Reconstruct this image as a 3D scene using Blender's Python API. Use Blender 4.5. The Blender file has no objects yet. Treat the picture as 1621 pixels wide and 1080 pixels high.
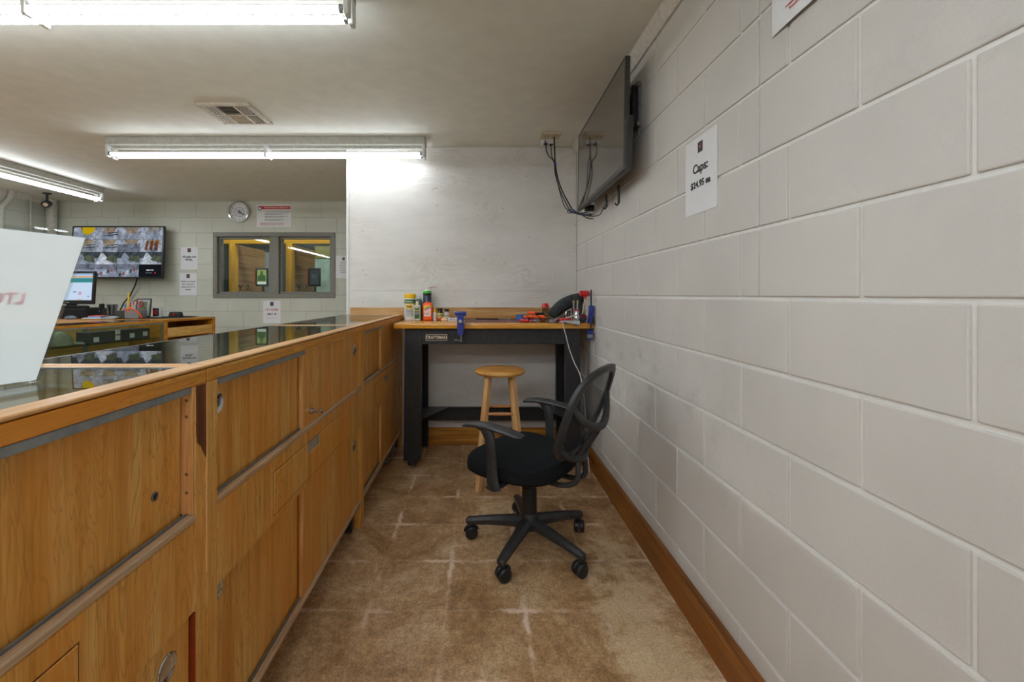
import bpy, bmesh, math, random
from mathutils import Vector, Matrix
random.seed(7)
SC = bpy.context.scene
COL = SC.collection
PI = math.pi
# ------------------------------------------------------------------ camera, world, exposure
F = 661.0            # focal length in pixels for the 1621 px wide frame
EYE = 1.229          # camera height
cam_data = bpy.data.cameras.new('camera'); cam_data.sensor_width = 36.0
cam_data.lens = F / 1621 * 36.0
cam_data.shift_x = (810.5 - 757) / 1621
cam_data.shift_y = -(540 - 467) / 1621
cam_data.clip_start = 0.05
cam = bpy.data.objects.new('camera', cam_data); COL.objects.link(cam)
cam.location = (0, 0, EYE); cam.rotation_euler = (PI/2, 0, 0)
SC.camera = cam
w = bpy.data.worlds.new('world'); w.use_nodes = True; SC.world = w
w.node_tree.nodes['Background'].inputs[0].default_value = (0.9, 0.95, 1, 1)
w.node_tree.nodes['Background'].inputs[1].default_value = 0.05
SC.view_settings.view_transform = 'Standard'; SC.view_settings.look = 'None'
SC.view_settings.gamma = 1; SC.view_settings.use_curve_mapping = False
SC.view_settings.exposure = 0.42
TUBE_POWER = 27.0     # emission strength of the fluorescent tubes

# ------------------------------------------------------------------ materials
def lin(c):
    return tuple(((v/255)/12.92 if v/255 <= 0.04045 else ((v/255+0.055)/1.055)**2.4) for v in c)
def rgba(c): return (*lin(c), 1)
MATS = {}
def _new(name):
    m = bpy.data.materials.new(name); m.use_nodes = True
    nt = m.node_tree; return m, nt, nt.nodes['Principled BSDF']
def N(nt, t, **kw):
    n = nt.nodes.new(t)
    for k, v in kw.items(): setattr(n, k, v)
    return n
def coords(nt, scale=(1,1,1), world=True):
    if world: src = N(nt, 'ShaderNodeNewGeometry').outputs['Position']
    else: src = N(nt, 'ShaderNodeTexCoord').outputs['Object']
    mp = N(nt, 'ShaderNodeMapping'); mp.inputs['Scale'].default_value = scale
    nt.links.new(src, mp.inputs['Vector']); return mp.outputs['Vector']
def ramp(nt, fac, stops):
    r = N(nt, 'ShaderNodeValToRGB'); e = r.color_ramp.elements
    while len(e) < len(stops): e.new(0.5)
    for i, (p, c) in enumerate(stops):
        e[i].position = p; e[i].color = c if len(c) == 4 else rgba(c)
    nt.links.new(fac, r.inputs['Fac']); return r.outputs['Color']
def noise(nt, vec, scale, detail=4, rough=0.55, dist=0):
    n = N(nt, 'ShaderNodeTexNoise'); n.inputs['Scale'].default_value = scale
    n.inputs['Detail'].default_value = detail; n.inputs['Roughness'].default_value = rough
    n.inputs['Distortion'].default_value = dist
    nt.links.new(vec, n.inputs['Vector']); return n.outputs['Fac']
def mixc(nt, fac, a, b, mode='MIX'):
    n = N(nt, 'ShaderNodeMix', data_type='RGBA', blend_type=mode)
    for sock, v in ((n.inputs[0], fac), (n.inputs[6], a), (n.inputs[7], b)):
        if hasattr(v, 'links'): nt.links.new(v, sock)
        else: sock.default_value = v if isinstance(v, float) else (rgba(v) if len(v) == 3 else v)
    return n.outputs[2]
def mth(nt, op, a, b=0.0, c=0.0):
    n = N(nt, 'ShaderNodeMath', operation=op)
    for i, v in enumerate((a, b, c)):
        if hasattr(v, 'links'): nt.links.new(v, n.inputs[i])
        else: n.inputs[i].default_value = v
    return n.outputs[0]
def bump(nt, b, height, strength=0.3, dist=0.002):
    n = N(nt, 'ShaderNodeBump'); n.inputs['Strength'].default_value = strength
    n.inputs['Distance'].default_value = dist
    nt.links.new(height, n.inputs['Height']); nt.links.new(n.outputs['Normal'], b.inputs['Normal'])

def plain(name, c, rough=0.5, metal=0.0, var=0.06, scale=40, bmp=0.0, spec=0.5, coat=0.0):
    """slightly uneven single colour"""
    if name in MATS: return MATS[name]
    m, nt, b = _new(name)
    v = coords(nt, world=False)
    f = noise(nt, v, scale, 3)
    lo = tuple(max(0, x*(1-var)) for x in c); hi = tuple(min(255, x*(1+var)) for x in c)
    nt.links.new(ramp(nt, f, [(0.3, lo), (0.7, hi)]), b.inputs['Base Color'])
    b.inputs['Roughness'].default_value = rough; b.inputs['Metallic'].default_value = metal
    b.inputs['Specular IOR Level'].default_value = spec; b.inputs['Coat Weight'].default_value = coat
    if bmp: bump(nt, b, noise(nt, v, scale*6, 4), bmp, 0.001)
    MATS[name] = m; return m

def wood(name, dark, mid, light, axis='z', freq=26, rough=0.42, blotch=0.35, world=True, stretch=0.045, coat=0.0, grain=0.0):
    if name in MATS: return MATS[name]
    m, nt, b = _new(name)
    s = [1, 1, 1]; s['xyz'.index(axis)] = stretch
    v = coords(nt, tuple(s), world)
    g = noise(nt, v, freq, 6, 0.6, 1.2)
    fine = noise(nt, v, freq*7, 3, 0.7)
    col = ramp(nt, g, [(0.30, dark), (0.48, mid), (0.66, light)])
    col = mixc(nt, 0.3, col, ramp(nt, fine, [(0.35, (150, 148, 146)), (0.65, (255, 255, 255))]), 'MULTIPLY')
    s2 = [1, 1, 1]; s2['xyz'.index(axis)] = 0.35
    bl = noise(nt, coords(nt, tuple(s2), world), 7, 3)
    col = mixc(nt, blotch, col, ramp(nt, bl, [(0.3, (150, 146, 140)), (0.7, (214, 212, 206))]), 'OVERLAY')
    if grain:   # broad golden and tan figure plus thin dark pores
        s3 = [1, 1, 1]; s3['xyz'.index(axis)] = 0.10
        fig = noise(nt, coords(nt, tuple(s3), world), 11, 3, 0.5, 2.2)
        line = mth(nt, 'FRACT', mth(nt, 'MULTIPLY', fig, 17))
        col = mixc(nt, mth(nt, 'MULTIPLY', ramp(nt, line, [(0.0, (1,1,1,1)), (0.22, (0,0,0,1)), (0.9, (0,0,0,1)), (1.0, (1,1,1,1))]), grain*0.8), col, tuple(x*0.70 for x in dark))
        col = mixc(nt, mth(nt, 'MULTIPLY', ramp(nt, bl, [(0.35, (1,1,1,1)), (0.6, (0,0,0,1))]), grain), col, (mid[0]*0.99, mid[1]*0.88, mid[2]*0.55))
    nt.links.new(col, b.inputs['Base Color'])
    b.inputs['Roughness'].default_value = rough; b.inputs['Coat Weight'].default_value = coat
    b.inputs['Coat Roughness'].default_value = 0.15
    bump(nt, b, fine, 0.15, 0.001)
    MATS[name] = m; return m

def emit(name, c, s=1.0):
    if name in MATS: return MATS[name]
    m = bpy.data.materials.new(name); m.use_nodes = True; nt = m.node_tree
    nt.nodes.clear(); e = N(nt, 'ShaderNodeEmission'); o = N(nt, 'ShaderNodeOutputMaterial')
    e.inputs[0].default_value = rgba(c); e.inputs[1].default_value = s
    nt.links.new(e.outputs[0], o.inputs[0]); MATS[name] = m; return m

def glass(name, tint=(225, 240, 232), ior=1.5, rough=0.0):
    """thin clear pane: fresnel mix of tinted see-through and mirror"""
    if name in MATS: return MATS[name]
    m = bpy.data.materials.new(name); m.use_nodes = True; nt = m.node_tree; nt.nodes.clear()
    t = N(nt, 'ShaderNodeBsdfTransparent'); t.inputs[0].default_value = rgba(tint)
    g = N(nt, 'ShaderNodeBsdfGlossy'); g.inputs['Roughness'].default_value = rough
    f = N(nt, 'ShaderNodeFresnel'); gm = N(nt, 'ShaderNodeNewGeometry'); mr = N(nt, 'ShaderNodeMapRange')
    mr.inputs[3].default_value = ior; mr.inputs[4].default_value = 1/ior   # same reflectance on both faces of a thin pane
    nt.links.new(gm.outputs['Backfacing'], mr.inputs[0]); nt.links.new(mr.outputs[0], f.inputs[0])
    mx = N(nt, 'ShaderNodeMixShader'); o = N(nt, 'ShaderNodeOutputMaterial')
    nt.links.new(f.outputs[0], mx.inputs[0]); nt.links.new(t.outputs[0], mx.inputs[1])
    nt.links.new(g.outputs[0], mx.inputs[2]); nt.links.new(mx.outputs[0], o.inputs[0])
    MATS[name] = m; return m

def masonry(name, c, dirt=0.0, brick=None):
    """painted concrete block; brick=(axis) adds joint lines by bump for distant walls"""
    m, nt, b = _new(name)
    v = coords(nt)
    big = noise(nt, v, 1.3, 3); 
    lo = tuple(x*0.95 for x in c); hi = tuple(min(255, x*1.03) for x in c)
    col = ramp(nt, big, [(0.3, lo), (0.7, hi)])
    if dirt:
        d = noise(nt, v, 9, 6, 0.7)
        sep = N(nt, 'ShaderNodeSeparateXYZ'); nt.links.new(v, sep.inputs[0])
        # scuffs sit in a band around chair-back height and near the far end
        band = mth(nt, 'SUBTRACT', 1.0, mth(nt, 'MULTIPLY', mth(nt, 'ABSOLUTE', mth(nt, 'SUBTRACT', sep.outputs['Z'], 0.78)), 2.4))
        band = mth(nt, 'MULTIPLY', band, mth(nt, 'MULTIPLY', mth(nt, 'SUBTRACT', sep.outputs['Y'], 1.0), 0.9))
        band = mth(nt, 'MINIMUM', mth(nt, 'MAXIMUM', band, 0.0), 1.0)
        dm = ramp(nt, d, [(0.52, (0,0,0,1)), (0.75, (1,1,1,1))])
        fac = mth(nt, 'MULTIPLY', mth(nt, 'MULTIPLY', dm, band), dirt)
        col = mixc(nt, fac, col, (120, 118, 116))
    h = noise(nt, v, 90, 5, 0.6)
    pit = noise(nt, v, 260, 2, 0.5)
    hh = mth(nt, 'ADD', h, mth(nt, 'MULTIPLY', pit, 0.4))
    strength, dist = 0.45, 0.003
    if brick:
        sep = N(nt, 'ShaderNodeSeparateXYZ'); nt.links.new(v, sep.inputs[0])
        cmb = N(nt, 'ShaderNodeCombineXYZ')
        nt.links.new(sep.outputs[brick], cmb.inputs[0]); nt.links.new(sep.outputs['Z'], cmb.inputs[1])
        bt = N(nt, 'ShaderNodeTexBrick'); nt.links.new(cmb.outputs[0], bt.inputs['Vector'])
        bt.inputs['Scale'].default_value = 1.0; bt.inputs['Brick Width'].default_value = 0.4064
        bt.inputs['Row Height'].default_value = 0.2032; bt.inputs['Mortar Size'].default_value = 0.006
        bt.inputs['Mortar Smooth'].default_value = 0.3
        hh = mth(nt, 'SUBTRACT', mth(nt, 'MULTIPLY', hh, 0.15), bt.outputs['Fac'])
        col = mixc(nt, mth(nt, 'MULTIPLY', bt.outputs['Fac'], 0.22), col, tuple(x*0.72 for x in c))
        strength, dist = 0.7, 0.004
    nt.links.new(col, b.inputs['Base Color'])
    b.inputs['Roughness'].default_value = 0.5; b.inputs['Specular IOR Level'].default_value = 0.35
    bump(nt, b, hh, strength, dist)
    return m

# floor: old stained concrete with the ghost of a 12 inch tile grid
def floor_mat():
    m, nt, b = _new('stained_concrete')
    v = coords(nt)
    a = noise(nt, v, 3.4, 9, 0.72, 0.8); c2 = noise(nt, v, 9, 6, 0.7); fine = noise(nt, v, 120, 4, 0.7)
    col = ramp(nt, a, [(0.30, (132, 102, 68)), (0.42, (164, 132, 96)), (0.54, (184, 154, 120)), (0.66, (204, 182, 152))])
    col = mixc(nt, 0.5, col, ramp(nt, c2, [(0.35, (150, 132, 112)), (0.62, (212, 200, 184))]), 'SOFT_LIGHT')
    col = mixc(nt, 0.75, col, ramp(nt, fine, [(0.25, (118, 118, 118)), (0.75, (240, 240, 240))]), 'OVERLAY')
    mid_ = noise(nt, v, 34, 5, 0.7)
    col = mixc(nt, 0.55, col, ramp(nt, mid_, [(0.3, (140, 138, 132)), (0.7, (232, 232, 232))]), 'OVERLAY')
    spk = ramp(nt, noise(nt, v, 75, 2, 0.5), [(0.66, (0,0,0,1)), (0.72, (1,1,1,1))])
    col = mixc(nt, mth(nt, 'MULTIPLY', spk, 0.45), col, (96, 66, 38))
    sep = N(nt, 'ShaderNodeSeparateXYZ'); nt.links.new(v, sep.inputs[0])
    wob = mth(nt, 'MULTIPLY', mth(nt, 'SUBTRACT', noise(nt, v, 22, 4), 0.5), 0.035)
    def line(sock, off, half):
        p = mth(nt, 'DIVIDE', mth(nt, 'ADD', mth(nt, 'SUBTRACT', sock, off), wob), 0.3048)
        d = mth(nt, 'ABSOLUTE', mth(nt, 'SUBTRACT', mth(nt, 'FRACT', mth(nt, 'ADD', p, 0.5)), 0.5))
        r = N(nt, 'ShaderNodeMapRange'); nt.links.new(d, r.inputs[0])
        r.inputs[1].default_value = half; r.inputs[2].default_value = half*0.3
        r.inputs[3].default_value = 0; r.inputs[4].default_value = 1
        return r.outputs[0]
    patchy = ramp(nt, noise(nt, v, 3.6, 5, 0.65), [(0.50, (0,0,0,1)), (0.60, (1,1,1,1))])
    faint = ramp(nt, noise(nt, v, 2.1, 4, 0.6), [(0.35, (0,0,0,1)), (0.65, (1,1,1,1))])
    wide = mth(nt, 'MULTIPLY', mth(nt, 'MAXIMUM', line(sep.outputs['X'], -0.123, 0.05), line(sep.outputs['Y'], 1.625, 0.05)), patchy)
    thin = mth(nt, 'MULTIPLY', mth(nt, 'MAXIMUM', line(sep.outputs['X'], -0.123, 0.02), line(sep.outputs['Y'], 1.625, 0.02)), faint)
    col = mixc(nt, mth(nt, 'MULTIPLY', thin, 0.34), col, (232, 200, 174))
    col = mixc(nt, mth(nt, 'MULTIPLY', wide, 0.85), col, (244, 218, 198))
    # pale crazed area beside the right wall
    def band(sock, c0, hw):
        return mth(nt, 'SUBTRACT', 1.0, mth(nt, 'DIVIDE', mth(nt, 'ABSOLUTE', mth(nt, 'SUBTRACT', sock, c0)), hw))
    pm = mth(nt, 'ADD', mth(nt, 'MINIMUM', band(sep.outputs['X'], 0.60, 0.17), band(sep.outputs['Y'], 1.55, 0.62)),
             mth(nt, 'MULTIPLY', mth(nt, 'SUBTRACT', c2, 0.5), 2.2))
    pm = mth(nt, 'ADD', pm, mth(nt, 'MULTIPLY', mth(nt, 'SUBTRACT', a, 0.5), 2.4)); pm = ramp(nt, pm, [(0.10, (0,0,0,1)), (0.55, (1,1,1,1))])
    vor = N(nt, 'ShaderNodeTexVoronoi', feature='DISTANCE_TO_EDGE'); vor.inputs['Scale'].default_value = 58
    nt.links.new(v, vor.inputs['Vector'])
    crack = ramp(nt, vor.outputs['Distance'], [(0.0, (176, 146, 108)), (0.05, (226, 202, 164))])
    crack = mixc(nt, 0.4, crack, ramp(nt, fine, [(0.25, (140, 140, 140)), (0.75, (228, 228, 228))]), 'OVERLAY')
    col = mixc(nt, mth(nt, 'MULTIPLY', pm, 0.6), col, crack)
    # long wandering cracks
    v2 = N(nt, 'ShaderNodeTexVoronoi', feature='DISTANCE_TO_EDGE'); v2.inputs['Scale'].default_value = 1.7
    dv = N(nt, 'ShaderNodeVectorMath', operation='ADD'); nz = N(nt, 'ShaderNodeTexNoise'); nz.inputs['Scale'].default_value = 6
    sc = N(nt, 'ShaderNodeVectorMath', operation='SCALE'); sc.inputs['Scale'].default_value = 0.18
    nt.links.new(v, nz.inputs['Vector']); nt.links.new(nz.outputs['Color'], sc.inputs[0])
    nt.links.new(v, dv.inputs[0]); nt.links.new(sc.outputs[0], dv.inputs[1]); nt.links.new(dv.outputs[0], v2.inputs['Vector'])
    ck = ramp(nt, v2.outputs['Distance'], [(0.0, (1,1,1,1)), (0.006, (0,0,0,1))])
    col = mixc(nt, mth(nt, 'MULTIPLY', ck, 0.3), col, (120, 90, 62))
    nt.links.new(col, b.inputs['Base Color'])
    nt.links.new(ramp(nt, c2, [(0.3, (0.34,0.34,0.34,1)), (0.7, (0.55,0.55,0.55,1))]), b.inputs['Roughness'])
    b.inputs['Specular IOR Level'].default_value = 0.35
    bump(nt, b, c2, 0.12, 0.003)
    return m

def plywood_mat():
    m, nt, b = _new('painted_plywood')
    v = coords(nt, (0.45, 1, 1.6))
    n1 = N(nt, 'ShaderNodeTexNoise'); n1.inputs['Scale'].default_value = 2.1; n1.inputs['Detail'].default_value = 3
    n1.inputs['Distortion'].default_value = 0.9
    nt.links.new(v, n1.inputs['Vector'])
    rings = mth(nt, 'FRACT', mth(nt, 'MULTIPLY', n1.outputs['Fac'], 26))
    ringl = ramp(nt, rings, [(0.0, (0.0,0,0,1)), (0.5, (1,1,1,1)), (1.0, (0.0,0,0,1))])
    msk = ramp(nt, noise(nt, coords(nt), 1.8, 4), [(0.45, (0,0,0,1)), (0.68, (1,1,1,1))])
    col = ramp(nt, noise(nt, coords(nt, (0.3, 1, 1)), 5, 6, 0.65), [(0.3, (206, 202, 196)), (0.7, (222, 219, 214))])
    col = mixc(nt, mth(nt, 'MULTIPLY', mth(nt, 'MULTIPLY', ringl, msk), 0.42), col, (178, 166, 150))
    nt.links.new(col, b.inputs['Base Color'])
    b.inputs['Roughness'].default_value = 0.5
    bump(nt, b, mth(nt, 'MULTIPLY', ringl, msk), 0.18, 0.002)
    return m

M = {
 'block': masonry('painted_block', (210, 206, 200), dirt=0.55),
 'far_block': masonry('painted_block_far', (204, 206, 192), brick='X'),
 'left_block': masonry('painted_block_left', (200, 202, 190), brick='Y'),
 'wallpaint': plain('wall_paint', (205, 203, 196), 0.6),
 'floor': floor_mat(), 'ply': plywood_mat(),
 'ceiling': plain('ceiling_paint', (224, 224, 216), 0.7, var=0.02, scale=9, bmp=0.35),
 'trim': plain('cream_trim', (204, 198, 188), 0.5),
 'oak': wood('oak_panel', (192, 128, 50), (222, 162, 80), (232, 184, 110), 'z', 24, grain=0.6),
 'oakh': wood('oak_rail', (188, 122, 42), (220, 156, 64), (230, 176, 92), 'y', 24, grain=0.8),
 'oaktop': wood('oak_top_rail', (196, 140, 82), (214, 160, 100), (226, 178, 120), 'y', 20, 0.35, 0.2),
 'oakend': wood('oak_end_grain', (206, 140, 78), (232, 174, 112), (242, 194, 138), 'z', 30),
 'worn': wood('worn_dark_wood', (52, 28, 16), (98, 54, 24), (156, 92, 40), 'z', 24),
 'track': wood('worn_track', (140, 112, 84), (184, 150, 116), (212, 186, 156), 'y', 30),
 'redwood': plain('red_stain', (140, 52, 18), 0.5),
 'base': wood('baseboard_stain', (84, 46, 12), (146, 90, 28), (184, 124, 50), 'y', 18, 0.4, grain=0.7),
 'basex': wood('baseboard_stain_x', (130, 76, 20), (186, 122, 40), (214, 156, 66), 'x', 12, 0.4),
 'splash': wood('backsplash_stain', (134, 92, 46), (188, 144, 90), (212, 174, 120), 'x', 12, 0.45, 0.8, grain=0.4),
 'bench': wood('butcher_block', (192, 118, 28), (222, 152, 46), (236, 172, 72), 'x', 18, 0.22, coat=0.5),
 'stool': wood('stool_wood', (214, 158, 96), (232, 184, 124), (242, 202, 146), 'z', 20, 0.35, world=False),
 'stooltop': wood('stool_seat_wood', (196, 134, 60), (220, 162, 84), (234, 186, 112), 'x', 16, 0.3, world=False),
 'case': wood('case_wood', (196, 146, 62), (224, 176, 96), (234, 192, 120), 'y', 10, 0.5),
 'casedge': wood('case_edge_wood', (170, 108, 24), (198, 132, 34), (214, 150, 52), 'y', 12, 0.4),
 'glass': glass('pane_glass', (240, 247, 243)), 'ctglass': glass('counter_glass', (230, 241, 235), 1.75),
 'clear': glass('clear_plastic', (251, 253, 253), 1.45),
 'metal': plain('brushed_steel', (150, 152, 154), 0.35, 1.0), 'chrome': plain('chrome', (205, 206, 208), 0.12, 1.0, 0.02),
 'darkmetal': plain('dark_track_metal', (150, 156, 158), 0.4, 0.6),
 'blacksteel': plain('black_powder_steel', (36, 37, 39), 0.42, 0.0, 0.25, 60, 0.1),
 'black': plain('black_plastic', (30, 31, 33), 0.45, var=0.15), 'blackmatte': plain('black_matte', (20, 20, 22), 0.85, var=0.2),
 'chairplastic': plain('chair_plastic', (46, 47, 49), 0.42, var=0.22, scale=14, bmp=0.1),
 'fabric': plain('seat_fabric', (27, 29, 31), 0.95, var=0.25, scale=150, bmp=0.6, spec=0.15),
 'white': plain('white_enamel', (214, 214, 210), 0.35, var=0.02), 'paper': plain('paper', (228, 229, 230), 0.6, var=0.01),
 'ink': plain('ink', (30, 32, 36), 0.6), 'redink': plain('red_ink', (196, 44, 52), 0.6), 'grey': plain('grey_plastic', (128, 130, 132), 0.5),
 'tube': emit('lit_tube', (238, 247, 255), TUBE_POWER),
 'wingray': plain('window_frame_paint', (128, 126, 116), 0.45), 'tan': plain('tan_plate', (206, 190, 158), 0.45),
 'vent': plain('vent_enamel', (196, 186, 168), 0.45), 'dark': plain('dark_opening', (34, 34, 34), 0.9),
 'blue': plain('blue_paint', (26, 48, 136), 0.35, coat=0.3), 'red': plain('red_plastic', (204, 24, 26), 0.35, coat=0.3),
 'orange': plain('orange_plastic', (240, 88, 22), 0.35), 'yellow': plain('yellow_plastic', (240, 192, 20), 0.35),
 'green': plain('green_label', (42, 100, 38), 0.4), 'lime': plain('lime_cap', (60, 176, 40), 0.4),
 'cable': plain('white_cable', (214, 208, 214), 0.4),
}

# ------------------------------------------------------------------ mesh builder
class MB:
    def __init__(s): s.bm = bmesh.new(); s.mi = 0; s.slots = []
    def mat(s, m):
        if m not in s.slots: s.slots.append(m)
        s.mi = s.slots.index(m); return s
    def _tag(s, faces):
        for f in faces: f.material_index = s.mi
    def box(s, x0, x1, y0, y1, z0, z1, bev=0.0, seg=1, M4=None):
        bm2 = bmesh.new(); bmesh.ops.create_cube(bm2, size=1)
        for v in bm2.verts:
            v.co = Vector(((x0+x1)/2 + v.co.x*(x1-x0), (y0+y1)/2 + v.co.y*(y1-y0), (z0+z1)/2 + v.co.z*(z1-z0)))
        if bev:
            bev = min(bev, 0.45*min(abs(x1-x0), abs(y1-y0), abs(z1-z0)))
            bmesh.ops.bevel(bm2, geom=bm2.edges[:], offset=bev, segments=seg, affect='EDGES', profile=0.5)
        return s._join(bm2, M4)
    def _join(s, bm2, M4=None):
        if M4 is not None: bmesh.ops.transform(bm2, matrix=M4, verts=bm2.verts)
        vm = {v: s.bm.verts.new(v.co) for v in bm2.verts}
        for f in bm2.faces:
            try: nf = s.bm.faces.new([vm[v] for v in f.verts]); nf.material_index = s.mi
            except ValueError: pass
        bm2.free(); return s
    def loft(s, rings, cap=True, closed=False):
        vs = [[s.bm.verts.new(Vector(p)) for p in r] for r in rings]
        n = len(vs[0]); k = len(vs)
        for i in range(k if closed else k-1):
            a, b = vs[i], vs[(i+1) % k]
            for j in range(n):
                f = s.bm.faces.new((a[j], a[(j+1) % n], b[(j+1) % n], b[j])); f.material_index = s.mi
        if cap and not closed:
            for r in (vs[0][::-1], vs[-1]):
                f = s.bm.faces.new(r); f.material_index = s.mi
        return s
    def tube(s, pts, r, n=10, closed=False, flat=1.0, ell=None):
        pts = [Vector(p) for p in pts]; rings = []
        k = len(pts); up = None
        for i, p in enumerate(pts):
            a = pts[(i-1) % k] if (closed or i > 0) else p
            b = pts[(i+1) % k] if (closed or i < k-1) else p
            t = (b-a).normalized()
            if up is None:
                up = Vector((0, 0, 1)) if abs(t.z) < 0.9 else Vector((1, 0, 0))
            sx = t.cross(up).normalized(); up2 = sx.cross(t).normalized(); up = up2
            rr = r[i] if isinstance(r, (list, tuple)) else r
            rings.append([p + sx*math.cos(q)*rr + up2*math.sin(q)*rr*flat for q in [2*PI*j/n for j in range(n)]])
        return s.loft(rings, not closed, closed)
    def cyl(s, p0, p1, r0, r1=None, n=20):
        return s.tube([p0, p1], [r0, r0 if r1 is None else r1], n)
    def lathe(s, prof, c=(0, 0, 0), n=28, sx=1.0, sy=1.0, axis='z', closed=False):
        c = Vector(c); rings = []
        for r, z in prof:
            r = max(r, 0.0001); ring = []
            for j in range(n):
                a = 2*PI*j/n; x, y = r*math.cos(a)*sx, r*math.sin(a)*sy
                ring.append(c + (Vector((x, y, z)) if axis == 'z' else Vector((z, x, y)) if axis == 'x' else Vector((y, z, x))))
            rings.append(ring)
        return s.loft(rings, True, closed)
    def prism(s, poly, axis, a, b):
        """extrude a 2D polygon along axis from a to b; poly given in the two other axes in order xyz"""
        def P(u, v, t): return {'x': (t, u, v), 'y': (u, t, v), 'z': (u, v, t)}[axis]
        return s.loft([[P(u, v, a) for u, v in poly], [P(u, v, b) for u, v in poly]])
    def quad(s, p):
        f = s.bm.faces.new([s.bm.verts.new(Vector(q)) for q in p]); f.material_index = s.mi; return s
    def text(s, txt, size, M4, depth=0.0004, bold=0.0, align='CENTER', xs=1.0):
        cu = bpy.data.curves.new('t', 'FONT'); cu.body = txt; cu.size = size; cu.align_x = align; cu.align_y = 'CENTER'
        cu.extrude = depth; cu.offset = bold; cu.resolution_u = 3
        o = bpy.data.objects.new('t', cu); COL.objects.link(o)
        dg = bpy.context.evaluated_depsgraph_get(); dg.update()
        me = bpy.data.meshes.new_from_object(o.evaluated_get(dg))
        bm2 = bmesh.new(); bm2.from_mesh(me)
        for v in bm2.verts: v.co.x *= xs
        s._join(bm2, M4)
        bpy.data.objects.remove(o); bpy.data.curves.remove(cu); bpy.data.meshes.remove(me); return s
WORLD_LOC = {}
def base_of(bm):
    xs = [v.co for v in bm.verts]
    mn = Vector([min(c[i] for c in xs) for i in range(3)]); mx = Vector([max(c[i] for c in xs) for i in range(3)])
    return Vector(((mn.x+mx.x)/2, (mn.y+mx.y)/2, mn.z))
def obj(name, mb, mat=None, parent=None, smooth=True, loc=None, rot=None):
    """link ONE mesh; parts of a 'world' thing are given in world coordinates"""
    bm = mb.bm
    bmesh.ops.recalc_face_normals(bm, faces=bm.faces[:])
    root = parent
    while root is not None and root.parent is not None: root = root.parent
    if parent is None: off = base_of(bm) if loc is None else Vector((0, 0, 0))
    else: off = WORLD_LOC.get(root.name, Vector((0, 0, 0)))
    if off.length: bmesh.ops.translate(bm, verts=bm.verts[:], vec=-off)
    me = bpy.data.meshes.new(name); bm.to_mesh(me); bm.free()
    if smooth:
        me.polygons.foreach_set('use_smooth', [True]*len(me.polygons)); me.set_sharp_from_angle(angle=math.radians(34))
    if mb.slots:
        for m in mb.slots: me.materials.append(m)
    else: me.materials.append(mat)
    o = bpy.data.objects.new(name, me); COL.objects.link(o)
    if parent is None:
        o.location = off if loc is None else loc
        if loc is None: WORLD_LOC[o.name] = Vector(off)
        if rot: o.rotation_euler = rot
    else:
        o.parent = parent
    return o
def tag(o, label, cat, group=None, kind=None):
    o['label'] = label; o['category'] = cat
    if group: o['group'] = group
    if kind: o['kind'] = kind
    return o
def thing(name, label, cat, loc=(0, 0, 0), rotz=0, group=None, world=False):
    o = bpy.data.objects.new(name, None); COL.objects.link(o); o.empty_display_size = 0.05
    o.location = loc; o.rotation_euler = (0, 0, rotz); tag(o, label, cat, group)
    if world: WORLD_LOC[o.name] = Vector(loc)
    return o
def struct(name, mb, m, parent=None):
    o = obj(name, mb, m, parent)
    if parent is None: o['kind'] = 'structure'
    return o
def copy_tree(o, parent=None):
    c = o.copy(); COL.objects.link(c)
    if parent: c.parent = parent
    for ch in list(o.children): copy_tree(ch, c)
    return c
def B(*a, **k): return MB().box(*a, **k)
def px(x, y, Y):
    """pixel of the photograph at depth Y -> point"""
    return Vector(((x-757)*Y/F, Y, EYE-(y-467)*Y/F))

# ------------------------------------------------------------------ room shell
CZ = 2.449; RX = 0.81; BY = 3.43; FY = 5.42; LX = -5.52; NY = -2.6
struct('floor', B(LX-0.1, 1.0, NY-0.1, 9.2, -0.1, 0), M['floor'])
struct('ceiling', B(LX-0.1, 1.0, NY-0.1, FY+0.15, CZ, CZ+0.1), M['ceiling'])
# right wall laid block by block over a mortar bed
mb = MB().mat(plain('painted_mortar_highlight', (224, 222, 217), 0.45, var=0.02)).box(RX+0.0055, RX+0.16, NY, FY, 0, CZ).mat(M['block'])  # mortar whitened against the blocks: light caught by the joints, put into colour
for r in range(13):
    z0, z1 = r*0.2032+0.005, min((r+1)*0.2032-0.005, CZ-0.001)
    if z1 - z0 < 0.02: continue
    off = (0.888 if r % 2 == 0 else 0.682) + random.uniform(-0.003, 0.003)
    y = off - 0.4064*9
    while y < FY:
        a, b_ = y+0.0045, y+0.4064-0.0045
        if b_ > NY+0.02:
            a = max(a, NY)
            if r >= 6 and a < 1.206 < b_:      # control joint above mid height
                mb.box(RX, RX+0.02, a, 1.204, z0, z1, 0.0036, 2); mb.box(RX, RX+0.02, 1.208, b_, z0, z1, 0.0036, 2)
            else: mb.box(RX+random.uniform(0, .0008), RX+0.02, a, b_, z0, z1, 0.0036, 2)
        y += 0.4064
obj_w = obj('wall_right', mb, M['block'], smooth=False); obj_w['kind'] = 'structure'
# far wall with the window opening
WX0, WX1, WZ0, WZ1 = -3.44, -1.855, 1.188, 2.04
mb = B(LX, WX0, FY, FY+0.15, 0, CZ); mb.box(WX1, RX, FY, FY+0.15, 0, CZ)
mb.box(WX0, WX1, FY, FY+0.15, 0, WZ0); mb.box(WX0, WX1, FY, FY+0.15, WZ1, CZ)
struct('wall_back', mb, M['far_block'])
struct('wall_left', B(LX-0.1, LX, NY, FY+0.15, 0, CZ), M['left_block'])
struct('wall_front', B(LX, RX, NY-0.1, NY, 0, CZ), M['wallpaint'])
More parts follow.
